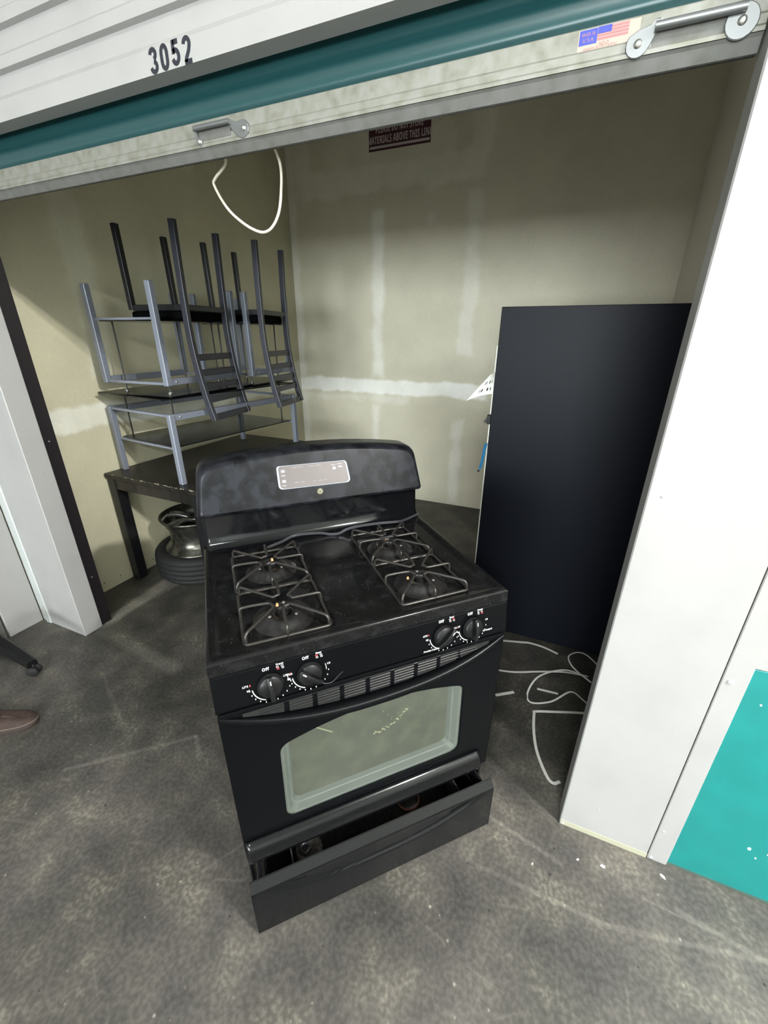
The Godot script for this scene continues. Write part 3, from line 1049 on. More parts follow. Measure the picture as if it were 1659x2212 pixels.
func build_backguard() -> void:
	var st := mb()
	var prof := [Vector2(-0.500, 0.9062), Vector2(-0.512, 0.9085), Vector2(-0.524, 0.9125), Vector2(-0.534, 0.9185), Vector2(-0.541, 0.927), Vector2(-0.545, 0.938), Vector2(-0.548, 0.955), Vector2(-0.553, 1.035)]
	var a := PackedVector3Array()
	var b := PackedVector3Array()
	var a2 := PackedVector3Array()
	var b2 := PackedVector3Array()
	for q in prof:
		var e := 0.372 - clampf((q.y - 0.9062) / 0.03, 0.0, 1.0) * 0.006
		b.append(Vector3(-e, q.y, q.x))
		b2.append(Vector3(-e + 0.010, q.y - 0.001, q.x + 0.0045))
		a2.append(Vector3(e - 0.010, q.y - 0.001, q.x + 0.0045))
		a.append(Vector3(e, q.y, q.x))
	var ab := PackedVector3Array()
	var bb := PackedVector3Array()
	for q in prof:
		ab.append(Vector3(0.366, q.y, -0.60))
		bb.append(Vector3(-0.366, q.y, -0.60))
	loft(st, [ab, a, a2, b2, b, bb], false)
	part("backguard_riser", st, M.black_enamel, R)
	st = mb()
	loft(st, [guard_ring(0.012, -0.61), guard_ring(0.0, -0.60), guard_ring(0.0, -0.540), guard_ring(0.0015, -0.530), guard_ring(0.005, -0.521), guard_ring(0.010, -0.5145), guard_ring(0.0155, -0.5122), guard_ring(0.0165, -0.512)], true, true, true, 0)
	var con := part("console", st, M.console, R)
	# clock panel with its raised bezel
	var shape := fillet([Vector2(-0.118, -0.036), Vector2(0.112, -0.038), Vector2(0.104, 0.034), Vector2(-0.118, 0.036)], [0.014, 0.016, 0.012, 0.010], 5)
	var face := on_console(-0.006, 1.121)
	st = mb()
	var rg := []
	for q in [[1.045, 0.0, 0.0], [1.04, 0.0012, 0.0], [1.015, 0.002, 0.0], [0.995, 0.0012, 0.0], [0.99, 0.0004, 0.0]]:
		rg.append(ring3(shape, q[1], q[0]))
	loft(st, rg)
	var bez := part("display_bezel", st, M.bezel, con)
	bez.transform = face
	st = mb()
	loft(st, [ring3(shape, -0.001, 0.985), ring3(shape, 0.0006, 0.985)], true, false, true)
	var disp := part("display_panel", st, M.display, con)
	disp.transform = face
	# embossed keys: two at the left, arrows at the right, faint clock window in the middle
	for k in [[-0.104, 0.020, 0.013, 0.010], [-0.104, 0.006, 0.013, 0.004], [-0.104, -0.012, 0.013, 0.010], [-0.104, -0.026, 0.013, 0.003], [0.062, 0.024, 0.016, 0.003], [0.084, 0.026, 0.018, 0.003], [0.064, 0.013, 0.012, 0.009], [0.085, 0.016, 0.014, 0.006]]:
		st = mb()
		var q := rect(k[2], k[3], minf(k[2], k[3]) * 0.3, 3)
		for i in q.size():
			q[i] += Vector2(k[0], k[1])
		plate(st, q, 0.0004, 0.0012, 0.0003, Vector2(k[0], k[1]), k[3])
		var key := part("key", st, M.display_print, con)
		key.transform = face
	for row in [[-0.055, 0.028, "BAKE  BROIL"], [0.0, 0.028, "CLOCK  TIMER"], [-0.055, -0.020, "COOK  TIME"], [0.012, -0.022, "SET  CLEAR  OFF"]]:
		lettering(row[2], 0.0042, M.display_print, con, face * Transform3D(Basis.IDENTITY, Vector3(row[0], row[1], 0.0008)))
	# round emblem with a script monogram
	var spot := on_console(0.002, 1.0655)
	st = mb()
	lathe(st, [Vector2(0.0105, 0.0), Vector2(0.0103, 0.0014), Vector2(0.0092, 0.0018), Vector2(0.0, 0.0018)], 28, Vector3.ZERO, Basis(Vector3.RIGHT, PI / 2))
	var em := part("emblem", st, M.emblem, con)
	em.transform = spot
	st = mb()
	var loop := []
	for i in 21:
		var t := TAU * i / 20.0
		loop.append(Vector3(cos(t) * 0.0086, sin(t) * 0.0086, 0.0018))
	tube(st, loop, 0.0008, 5)
	for s in [-1.0, 1.0]:
		var curl := []
		for i in 15:
			var t := 0.4 + i * 0.36
			curl.append(Vector3(s * 0.0022 + cos(t) * s * (0.0042 - i * 0.00018), sin(t) * (0.0048 - i * 0.00022), 0.0018))
		tube(st, curl, 0.0010, 5)
	var mono := part("monogram", st, M.emblem_dark, con)
	mono.transform = spot

func panel_face(x: float, y: float, out := 0.0) -> Transform3D:
	# control panel face leans forward towards its foot
	var lean := atan(0.0107 / 0.082)
	var b := Basis(Vector3.RIGHT, -lean)
	return Transform3D(b, Vector3(x, y, 0.0018 + (0.874 - y) * 0.0107 / 0.082 + 0.0002) + b.z * out)

func build_control_panel() -> void:
	var st := mb()
	prof_x(st, [Vector2(-0.034, 0.786), Vector2(0.0108, 0.786), Vector2(0.0126, 0.7885), Vector2(0.0125, 0.792), Vector2(0.0018, 0.874), Vector2(0.0002, 0.877), Vector2(-0.002, 0.878), Vector2(-0.034, 0.878)], -0.3775, 0.3775)
	var cp := part("control_panel", st, M.door_black, R)
	var spots := [[-0.258, 0.828, 0.06, "Front", 0], [-0.170, 0.830, 0.86, "Rear", 1], [0.180, 0.830, -0.86, "Rear", 2], [0.266, 0.830, 0.0, "Front", 3]]
	for k in spots:
		var at := panel_face(k[0], k[1])
		# knob with a raised grip bar
		st = mb()
		lathe(st, [Vector2(0.0, 0.0), Vector2(0.0285, 0.0), Vector2(0.0300, 0.003), Vector2(0.028, 0.005), Vector2(0.0265, 0.011), Vector2(0.024, 0.0135), Vector2(0.0, 0.014)], 36, Vector3.ZERO, Basis(Vector3.RIGHT, PI / 2))
		var kn := part("knob", st, M.black_plastic, R)
		kn.transform = at * Transform3D(Basis(Vector3.BACK, k[2]), Vector3(0, 0, 0.001))
		st = mb()
		var bar := []
		for i in 9:
			bar.append(Vector3(0, lerpf(-0.0285, 0.0285, i / 8.0), 0.0145 + 0.006 * (1.0 - pow((i - 4) / 4.0, 2.0))))
		sweep(st, bar, rect(0.0105, 0.016, 0.003), Vector3.BACK, -1)
		part("grip", st, M.black_plastic, kn)
		st = mb()
		box(st, Vector3(0.0008, 0.020, 0.0262), Vector3(0.0026, 0.010, 0.0016), 0.0003)
		part("pointer", st, M.print_white, kn)
		# printed dial: arc, ticks and words
		st = mb()
		var arc := []
		for i in 13:
			var t := PI + 0.10 + 1.12 * i / 12.0
			arc.append(Vector3(cos(t) * 0.0395, sin(t) * 0.0395, 0.0002))
		sweep(st, arc, rect(0.0022, 0.0003), Vector3.BACK, -1)
		for i in 11:
			var t := PI + 0.10 + 0.29 * i
			var c := Vector3(cos(t), sin(t), 0) * 0.0450
			box(st, Vector3(c.x, c.y, 0.0002), Vector3(0.0020, 0.0034, 0.0003), 0.0)
		if k[4] < 2:
			var arc2 := []
			for i in 5:
				var t := -0.10 + 0.40 * i / 4.0
				arc2.append(Vector3(cos(t) * 0.0395, sin(t) * 0.0395, 0.0002))
			sweep(st, arc2, rect(0.0014, 0.0003), Vector3.BACK, -1)
		var dm := part("dial_marking", st, M.print_white, cp)
		dm.transform = at
		lettering("Off", 0.0074, M.print_white, cp, at * Transform3D(Basis.IDENTITY, Vector3(-0.006, 0.0395, 0.0003)), 1.0, "lettering", 700)
		lettering("LITE", 0.0046, M.print_white, cp, at * Transform3D(Basis.IDENTITY, Vector3(-0.0525, 0.0095, 0.0003)), 1.0, "lettering", 700)
		lettering("HI", 0.0046, M.print_white, cp, at * Transform3D(Basis.IDENTITY, Vector3(-0.0475, -0.003, 0.0003)), 1.0, "lettering", 700)
		lettering("LO", 0.0046, M.print_white, cp, at * Transform3D(Basis.IDENTITY, Vector3(0.046, 0.0105, 0.0003)), 1.0, "lettering", 700)
		lettering(k[3], 0.0042, M.print_white, cp, at * Transform3D(Basis.IDENTITY, Vector3(0.025, 0.0445, 0.0003)), 1.0, "lettering", 700)
		st = mb()
		tri(st, Vector3(-0.0440, 0.0072, 0.0003), Vector3(-0.0410, 0.0072, 0.0003), Vector3(-0.0425, 0.0135, 0.0003))
		var fl := part("flame_marking", st, M.print_red, cp)
		fl.transform = at
		# little burner maps: four rings, the lit one red
		for i in 4:
			var on: bool = [2, 0, 1, 3][k[4]] == i
			st = mb()
			var c := Vector3(0.0195 + (i % 2) * 0.0105 + (0.0012 if i > 1 else 0.0), 0.0385 - (i / 2) * 0.0050, 0.0003)
			var o := []
			for j in 11:
				var t := TAU * j / 10.0
				o.append(c + Vector3(cos(t) * 0.0026, sin(t) * 0.0019, 0))
			sweep(st, o, rect(0.0008, 0.0003), Vector3.BACK, -1)
			var mk := part("burner_marking", st, M.print_red if on else M.print_white, cp)
			mk.transform = at
	lettering("Precise Simmer", 0.0046, M.print_white, cp, panel_face(0.180 - 0.034, 0.7945) * Transform3D(Basis.IDENTITY, Vector3(0, 0, 0.0003)), 1.0, "lettering", 700)
	lettering("Hi Output", 0.0046, M.print_white, cp, panel_face(0.266 + 0.050, 0.808) * Transform3D(Basis.IDENTITY, Vector3(0, 0, 0.0003)), 1.0, "lettering", 700)
	# a loose black wire drooping below the second knob
	st = mb()
	tube(st, smooth([Vector3(-0.152, 0.806, 0.011), Vector3(-0.140, 0.796, 0.020), Vector3(-0.122, 0.794, 0.020), Vector3(-0.106, 0.800, 0.014), Vector3(-0.092, 0.806, 0.009)], 5), 0.0020, 7)
	part("loose_wire", st, M.black_plastic, R)

func window_outline() -> PackedVector2Array:
	var poly := [Vector2(-0.261, 0.362), Vector2(0.262, 0.366), Vector2(0.258, 0.630)]
	var rad := [0.028, 0.030, 0.022]
	for i in range(1, 14):
		var t := i / 14.0
		poly.append(Vector2(lerpf(0.258, -0.257, t), 0.630 + 0.042 * (1.0 - pow(absf(t * 2.0 - 1.0), 2.0))))
		rad.append(0.0)
	poly.append(Vector2(-0.257, 0.630))
	rad.append(0.026)
	return fillet(poly, rad, 6)

func build_oven_door() -> void:
	var d := Node3D.new()
	d.name = "oven_door"
	R.add_child(d, true)
	var c := Vector2(0.0, 0.51)
	var win := window_outline()
	var outer := fillet([Vector2(-0.3765, 0.254), Vector2(0.3765, 0.254), Vector2(0.3765, 0.780), Vector2(-0.3765, 0.780)], [0.004, 0.004, 0.010, 0.010], 3)
	var angs := []
	for i in 144:
		angs.append(-PI + TAU * i / 144.0)
	for p in outer:
		angs.append((p - c).angle())
	for p in win:
		angs.append((p - c).angle())
	angs.sort()
	var wv := PackedVector2Array()
	var ov := PackedVector2Array()
	for a in angs:
		wv.append(ray_poly(win, c, a))
		ov.append(ray_poly(outer, c, a))
	# face: out from the window edge to the rim, then back round the sides
	var st := mb()
	loft(st, [ring3(ov, -0.030, 1.0, c), ring3(ov, 0.0095, 1.0, c), ring3(ov, 0.0113, 0.9965, c), ring3(ov, 0.012, 0.992, c), ring3(wv, 0.012, 1.006, c), ring3(wv, 0.0112, 1.0, c), ring3(wv, 0.006, 0.996, c)], true, false, false, -1)
	part("door_panel", st, M.door_black, d)
	st = mb()
	loft(st, [ring3(wv, 0.0072, 0.996, c), ring3(wv, 0.0078, 0.996, c)], true, true, true, -1)
	part("glass", st, M.oven_glass, d)
	# sloping metal frame behind the glass and the second pane
	st = mb()
	loft(st, [ring3(wv, 0.005, 0.995, c), ring3(wv, 0.003, 0.965, c), ring3(wv, -0.012, 0.935, c), ring3(wv, -0.014, 0.915, c), ring3(wv, -0.026, 0.895, c)], true, false, false, -1)
	part("window_frame", st, M.oven_frame, d)
	st = mb()
	loft(st, [ring3(wv, -0.0275, 0.93, c), ring3(wv, -0.0255, 0.93, c)], true, false, true, -1)
	part("inner_pane", st, M.oven_inner, d)
	# burnt-on splashes on the inner pane
	st = mb()
	var r := RandomNumberGenerator.new()
	r.seed = 5
	for i in 26:
		var t := i / 25.0
		var p := Vector3(0.0 + t * 0.10, 0.515 + 0.055 * t * t + r.randf_range(-0.006, 0.006), -0.0252)
		var w := r.randf_range(0.0015, 0.0045)
		box(st, p, Vector3(w * 1.6, w, 0.0006), 0.0, Basis(Vector3.BACK, r.randf() * 3.0))
	for i in 18:
		box(st, Vector3(r.randf_range(-0.1, 0.1), r.randf_range(0.52, 0.62), -0.0252), Vector3(0.0018, 0.0016, 0.0006), 0.0, Basis(Vector3.BACK, r.randf() * 3.0))
	for i in 14:
		box(st, Vector3(-0.175 + i * 0.0042, 0.625 - i * 0.0036, -0.0252), Vector3(0.006, 0.0035, 0.0005), 0.0, Basis(Vector3.BACK, -0.7))
	part("splash_stain", st, M.stain, d)
	# vent grille set into the hollow above the handle
	st = mb()
	var top := PackedVector3Array()
	var low := PackedVector3Array()
	for i in 41:
		var x := lerpf(-0.325, 0.325, i / 40.0)
		top.append(Vector3(x, 0.7690, 0.0124))
		low.append(Vector3(x, arc_y(x) + 0.010, 0.0124))
	loft(st, [low, top], false)
	part("vent_recess", st, M.dark, d)
	var groups := [-0.262, -0.196, -0.130, -0.064, 0.002, 0.068, 0.134, 0.200, 0.258]
	for gx in groups:
		st = mb()
		for row in 6:
			var y := 0.762 - row * 0.0085
			var half := 0.028
			if y < arc_y(gx) + 0.020:
				continue
			box(st, Vector3(gx, y, 0.0138), Vector3(half * 2.0, 0.0030, 0.0026), 0.0008)
		part("vent_louvre", st, M.black_plastic, d)
	for gx in range(groups.size() - 1):
		st = mb()
		var mx: float = (groups[gx] + groups[gx + 1]) * 0.5
		span_box(st, Vector3(mx - 0.006, arc_y(mx) + 0.012, 0.0120), Vector3(mx + 0.006, 0.768, 0.0134), 0.0008)
		part("vent_bar", st, M.door_black, d)
	# arched handle ridge
	st = mb()
	var rings := []
	for i in 49:
		var t := i / 48.0
		var x := lerpf(-0.374, 0.374, t)
		var e := 1.0 - pow(absf(t * 2.0 - 1.0), 3.0)
		var ring := PackedVector3Array()
		var y := arc_y(x)
		for q in [Vector2(0.0, 0.014), Vector2(0.010, 0.0125), Vector2(0.019, 0.008), Vector2(0.0235, 0.0), Vector2(0.022, -0.008), Vector2(0.015, -0.015), Vector2(0.0, -0.021)]:
			ring.append(Vector3(x, y + q.y * (0.55 + 0.45 * e), 0.0115 + q.x * (0.12 + 1.1 * e)))
		rings.append(ring)
	loft(st, rings, true, true, true, 0)
	part("door_handle", st, M.door_black, d)
	# bullnose rail along the foot of the door
	st = mb()
	rings = []
	for q in [[-0.374, 0.6], [-0.370, 0.95], [-0.360, 1.0], [0.326, 1.0], [0.336, 0.95], [0.342, 0.55]]:
		var ring := PackedVector3Array()
		for v in [Vector2(0.0105, 0.337), Vector2(0.020, 0.333), Vector2(0.030, 0.322), Vector2(0.036, 0.306), Vector2(0.037, 0.288), Vector2(0.034, 0.272), Vector2(0.026, 0.260), Vector2(0.014, 0.2545), Vector2(0.004, 0.2545)]:
			ring.append(Vector3(q[0], lerpf(0.295, v.y, 0.4 + 0.6 * q[1]), 0.004 + (v.x - 0.004) * q[1]))
		rings.append(ring)
	loft(st, rings, true, true, true, 0)
	part("foot_rail", st, M.black_enamel, d)

func arc_y(x: float) -> float:
	return 0.704 + 0.062 * pow(absf(x) / 0.374, 2.2)

func build_drawer() -> void:
	var d := Node3D.new()
	d.name = "storage_drawer"
	R.add_child(d, true)
	# front: a scooped face with a bulging apron below a smile-shaped crease
	var st := mb()
	var rows := []
	for j in 41:
		var y := lerpf(0.013, 0.190, j / 40.0)
		var row := PackedVector3Array()
		for i in 65:
			var x := lerpf(-0.3785, 0.3785, i / 64.0)
			var crease := 0.118 + 0.075 * pow(absf(x) / 0.352, 2.6)
			var over := smoothstep(-0.004, 0.006, y - crease) * smoothstep(0.0, 0.02, 0.352 - absf(x))
			var z := 0.064 - 0.008 * over + 0.003 * smoothstep(0.155, 0.19, y) * over
			row.append(Vector3(x, y, z))
		rows.append(row)
	loft(st, rows, false)
	prof_x(st, [Vector2(0.0638, 0.190), Vector2(0.0625, 0.196), Vector2(0.046, 0.2175), Vector2(0.0425, 0.219), Vector2(0.0405, 0.216), Vector2(0.0405, 0.013), Vector2(0.064, 0.013), Vector2(0.060, 0.02), Vector2(0.052, 0.10), Vector2(0.052, 0.188)], -0.3785, 0.3785)
	for s in [-1.0, 1.0]:
		span_box(st, Vector3(minf(s * 0.3785, s * 0.3765), 0.013, 0.042), Vector3(maxf(s * 0.3785, s * 0.3765), 0.19, 0.0638), 0.0003)
	part("drawer_front", st, M.black_enamel, d)
	st = mb()
	span_box(st, Vector3(-0.335, 0.070, -0.52), Vector3(0.335, 0.074, 0.040), 0.0005)
	part("drawer_base", st, M.soot, d)
	for s in [-1.0, 1.0]:
		st = mb()
		span_box(st, Vector3(s * 0.336 - 0.0025, 0.024, -0.52), Vector3(s * 0.336 + 0.0025, 0.165, 0.040), 0.0008)
		part("drawer_side", st, M.black_plastic, d)
	st = mb()
	span_box(st, Vector3(-0.335, 0.024, -0.524), Vector3(0.335, 0.165, -0.520), 0.0008)
	part("drawer_back", st, M.black_plastic, d)
	for s in [-0.262, 0.282]:
		st = mb()
		span_box(st, Vector3(s - 0.002, 0.074, -0.40), Vector3(s + 0.002, 0.165, 0.030), 0.0008)
		part("drawer_divider", st, M.trim_strip, d)
	# runners seen through the gap at both ends
	for s in [-1.0, 1.0]:
		st = mb()
		span_box(st, Vector3(s * 0.352 - 0.004, 0.15, -0.5), Vector3(s * 0.352 + 0.004, 0.20, 0.036), 0.001)
		part("drawer_runner", st, M.black_legs, d)
	# loose burner parts lying in the drawer
	var f := range_frame()
	var b := thing("loose_burner", "grey cast burner head lying at the left end of the open range drawer", "burner", f * Vector3(-0.208, 0.0743, -0.048), f.basis)
	st = mb()
	lathe(st, [Vector2(0.0, 0.0), Vector2(0.036, 0.0), Vector2(0.040, 0.004), Vector2(0.040, 0.016), Vector2(0.036, 0.020), Vector2(0.022, 0.022), Vector2(0.020, 0.020), Vector2(0.0, 0.019)], 36)
	part("head_body", st, M.iron, b)
	st = mb()
	for i in 28:
		var a := TAU * i / 28.0
		box(st, Vector3(cos(a) * 0.0405, 0.010, sin(a) * 0.0405), Vector3(0.003, 0.009, 0.0035), 0.0006, Basis(Vector3.UP, -a))
	part("flame_port", st, M.iron, b)
	st = mb()
	lathe(st, [Vector2(0.011, 0.018), Vector2(0.016, 0.020), Vector2(0.016, 0.034), Vector2(0.011, 0.036), Vector2(0.009, 0.030), Vector2(0.009, 0.018)], 24, Vector3(-0.012, 0.003, 0.004))
	part("throat", st, M.trim_strip, b)
	b = thing("rusty_cap", "black burner cap with a rusty edge lying at the right of the open range drawer", "burner", f * Vector3(0.140, 0.0743, -0.075), f.basis)
	st = mb()
	lathe(st, [Vector2(0.0, 0.0), Vector2(0.034, 0.0), Vector2(0.038, 0.003), Vector2(0.038, 0.008), Vector2(0.034, 0.011), Vector2(0.0, 0.013)], 36)
	part("cap_disc", st, M.soot, b)
	st = mb()
	lathe(st, [Vector2(0.036, 0.0005), Vector2(0.0392, 0.003), Vector2(0.0392, 0.007), Vector2(0.036, 0.0098)], 36)
	part("cap_edge", st, M.rust, b)

func build_grates() -> void:
	var f := range_frame()
	var where := [[-0.199, -0.150, "black wire burner grate at the front left of the cooktop"], [-0.201, -0.367, "black wire burner grate at the rear left of the cooktop"], [0.187, -0.157, "black wire burner grate at the front right of the cooktop"], [0.187, -0.374, "black wire burner grate at the rear right of the cooktop"]]
	var proto: Node3D
	for w in where:
		var at: Vector3 = f * Vector3(w[0], 0.9012, w[1])
		if proto == null:
			proto = thing("burner_grate", w[2], "grate", at, f.basis, "burner grates on the cooktop")
			grate_parts(proto)
		else:
			var g: Node3D = proto.duplicate()
			g.name = numbered("burner_grate")
			add_child(g)
			g.position = at
			g.set_meta("label", w[2])
	# a loose trim strip along the foot of the backguard
	var st := mb()
	var pts := []
	for p in [[-0.190, 0.913, -0.485], [-0.140, 0.918, -0.500], [-0.092, 0.925, -0.516], [-0.011, 0.921, -0.510], [0.020, 0.915, -0.502], [0.050, 0.917, -0.492], [0.093, 0.928, -0.496], [0.180, 0.931, -0.492], [0.264, 0.927, -0.488], [0.300, 0.920, -0.505], [0.350, 0.922, -0.524], [0.374, 0.923, -0.533]]:
		pts.append(f * Vector3(p[0], p[1], p[2]))
	sweep(st, smooth(pts, 4), rect(0.002, 0.009, 0.0006), Vector3.UP, -1)
	tag(part("loose_trim_strip", st, M.trim_strip), "thin wavy dark metal strip lying loose along the rear of the cooktop", "strip")

func grate_parts(g: Node3D) -> void:
	var hx := 0.100
	var hz := 0.1065
	var st := mb()
	var loop := []
	for p in fillet([Vector2(-hx, -hz), Vector2(hx, -hz), Vector2(hx, hz), Vector2(-hx, hz)], [0.014, 0.014, 0.014, 0.014], 5):
		loop.append(Vector3(p.x, 0.0042, p.y))
	loop.append(loop[0])
	tube(st, loop, 0.0044, 8)
	part("grate_frame", st, M.grate, g)
	# four bent wires, each rising at a corner, turning back near the middle and coming down at the middle of a side
	var ends := [[Vector2(-hx + 0.006, -hz + 0.004), Vector2(0.002, -hz)], [Vector2(hx - 0.004, -hz + 0.006), Vector2(hx, 0.0)], [Vector2(hx - 0.006, hz - 0.004), Vector2(-0.004, hz)], [Vector2(-hx + 0.004, hz - 0.006), Vector2(-hx, -0.004)]]
	var top := 0.030
	for e in ends:
		var a: Vector2 = e[0]
		var b: Vector2 = e[1]
		var ina := a.normalized()
		var inb := b.normalized()
		var pts := [Vector3(a.x, 0.0042, a.y), Vector3(a.x, 0.018, a.y)]
		for k in [[a * 0.97, top - 0.003], [a * 0.90, top], [a * 0.6, top + 0.0005], [ina * 0.030 + inb * 0.002, top], [ina * 0.021 + inb * 0.008, top], [ina * 0.008 + inb * 0.021, top], [inb * 0.030 + ina * 0.002, top], [b * 0.6, top + 0.0005], [b * 0.90, top], [b * 0.98, top - 0.003]]:
			pts.append(Vector3(k[0].x, k[1], k[0].y))
		pts.append(Vector3(b.x, 0.018, b.y))
		pts.append(Vector3(b.x, 0.0042, b.y))
		st = mb()
		tube(st, smooth(pts, 4), 0.0039, 8)
		part("grate_finger", st, M.grate, g)

# =====================================================================  stacked furniture
func leg_table(t: Node3D, w: float, l: float, leg: float, glass_y: float, shelf_y: float, gw: float, gl: float) -> void:
	# square-tube frame, hanging lower glass shelf on chrome rods, glass top on pegs
	var st: SurfaceTool
	var s := 0.032
	for x in [-1.0, 1.0]:
		for z in [-1.0, 1.0]:
			st = mb()
			span_box(st, Vector3(x * w / 2 - s / 2, 0.0, z * l / 2 - s / 2), Vector3(x * w / 2 + s / 2, leg, z * l / 2 + s / 2), 0.003)
			part("leg", st, M.silver, t)
	for x in [-1.0, 1.0]:
		st = mb()
		span_box(st, Vector3(x * w / 2 - 0.011, leg - 0.036, -l / 2 + s / 2), Vector3(x * w / 2 + 0.011, leg - 0.002, l / 2 - s / 2), 0.002)
		part("side_rail", st, M.silver, t)
		for z in [-1.0, 1.0]:
			st = mb()
			lathe(st, [Vector2(0.006, 0.0), Vector2(0.005, 0.003), Vector2(0.0, 0.004)], 10, Vector3(x * (w / 2 + 0.011), leg - 0.019, z * (l / 2 - s / 2 - 0.035)), Basis(Vector3(0, 0, 1), -x * PI / 2))
			part("bolt_head", st, M.chrome, t)
	for z in [-1.0, 1.0]:
		st = mb()
		span_box(st, Vector3(-w / 2 + s / 2, leg - 0.018, z * l / 2 - 0.008), Vector3(w / 2 - s / 2, leg - 0.004, z * l / 2 + 0.008), 0.0015)
		part("end_rail", st, M.silver, t)
		st = mb()
		span_box(st, Vector3(-w / 2 + s / 2, shelf_y - 0.012, z * (l / 2 - 0.012) - 0.008), Vector3(w / 2 + 0.014, shelf_y - 0.0005, z * (l / 2 - 0.012) + 0.008), 0.0015)
		part("shelf_rail", st, M.silver, t)
	for x in [-1.0, 1.0]:
		for z in [-1.0, 1.0]:
			st = mb()
			var px: float = x * (w / 2 - 0.062)
			var pz: float = z * (l / 2 - 0.062)
			lathe(st, [Vector2(0.0, shelf_y), Vector2(0.0050, shelf_y), Vector2(0.0050, glass_y - 0.008), Vector2(0.013, glass_y - 0.006), Vector2(0.013, glass_y), Vector2(0.0, glass_y)], 12, Vector3(px, 0, pz))
			part("support_rod", st, M.chrome, t)
	st = mb()
	span_box(st, Vector3(-w / 2 + 0.02, shelf_y, -l / 2 + 0.02), Vector3(w / 2 - 0.02, shelf_y + 0.006, l / 2 - 0.02), 0.001)
	part("glass_shelf", st, M.black_glass, t)
	st = mb()
	span_box(st, Vector3(-gw / 2, glass_y, -gl / 2), Vector3(gw / 2, glass_y + 0.008, gl / 2), 0.0025)
	part("glass_top", st, M.black_glass, t)

func build_tables() -> void:
	# worn black dining table along the left wall
	var t := thing("dining_table", "worn black wooden table along the left wall carrying the stacked furniture", "table", Vector3(-2.155, 0, -2.175), Basis(Vector3.UP, -0.015))
	var st := mb()
	span_box(st, Vector3(-0.385, 0.722, -0.62), Vector3(0.385, 0.7515, 0.62), 0.004)
	part("tabletop", st, M.black_wood, t)
	for s in [-1.0, 1.0]:
		st = mb()
		span_box(st, Vector3(s * 0.362 - 0.01, 0.652, -0.55), Vector3(s * 0.362 + 0.01, 0.722, 0.55), 0.002)
		part("apron", st, M.black_wood, t)
		st = mb()
		span_box(st, Vector3(-0.350, 0.652, s * 0.595 - 0.01), Vector3(0.350, 0.722, s * 0.595 + 0.01), 0.002)
		part("apron", st, M.black_wood, t)
		for z in [-1.0, 1.0]:
			st = mb()
			span_box(st, Vector3(s * 0.350 - 0.032, 0.0, z * 0.576 - 0.034), Vector3(s * 0.350 + 0.032, 0.722, z * 0.576 + 0.034), 0.004)
			part("leg", st, M.black_legs, t)
	# chipped edge of the top facing the door
	var r := RandomNumberGenerator.new()
	r.seed = 12
	st = mb()
	for i in 46:
		var x := r.randf_range(-0.38, 0.36)
		box(st, Vector3(x, 0.7505 - r.randf() * 0.004, 0.619 - r.randf() * 0.004), Vector3(r.randf_range(0.004, 0.022), 0.0028, 0.0036), 0.0006, Basis(Vector3.UP, r.randf_range(-0.3, 0.3)))
	var worn := part("chipped_edge", st, M.worn, t)
	worn.set_meta("label", "pale chipped edge of the tabletop")
	# coffee table standing upright on it
	t = thing("coffee_table", "silver-legged coffee table with black glass standing upright on the worn black table", "table", Vector3(-2.166, 0.7517, -2.125), Basis(Vector3.UP, -0.115))
	leg_table(t, 0.565, 0.97, 0.394, 0.466, 0.205, 0.60, 1.03)
	(t.get_node("glass_top") as Node3D).position.x = -0.025
	# two end tables turned upside down on its glass
	t = thing("end_table", "silver-legged end table lying upside down, nearest the left column, legs in the air", "table", Vector3(-2.215, 1.7835, -1.945), Basis(Vector3.UP, 0.035) * Basis(Vector3.BACK, PI), "upside-down end tables")
	leg_table(t, 0.455, 0.575, 0.500, 0.5475, 0.175, 0.55, 0.655)
	t = thing("end_table", "silver-legged end table lying upside down behind the nearer one, under the farther chair", "table", Vector3(-2.165, 1.7835, -2.53), Basis(Vector3.UP, 0.0) * Basis(Vector3.BACK, PI), "upside-down end tables")
	leg_table(t, 0.42, 0.42, 0.500, 0.5475, 0.175, 0.48, 0.48)

func build_chairs() -> void:
	var flip := Basis(Vector3.BACK, PI)
	var c := thing("dining_chair", "dark metal chair upside down on the stack, the nearer of the two", "chair", Vector3(-2.095, 2.0548, -1.945), Basis(Vector3.UP, -PI / 2 + 0.13) * flip, "upside-down dining chairs")
	chair_parts(c)
	var d: Node3D = c.duplicate()
	d.name = numbered("dining_chair")
	add_child(d)
	d.transform = Transform3D(Basis(Vector3.UP, -PI / 2 + 0.16) * flip, Vector3(-2.052, 2.0548, -2.487))
	d.set_meta("label", "dark metal chair upside down on the stack, the farther one by the room corner")

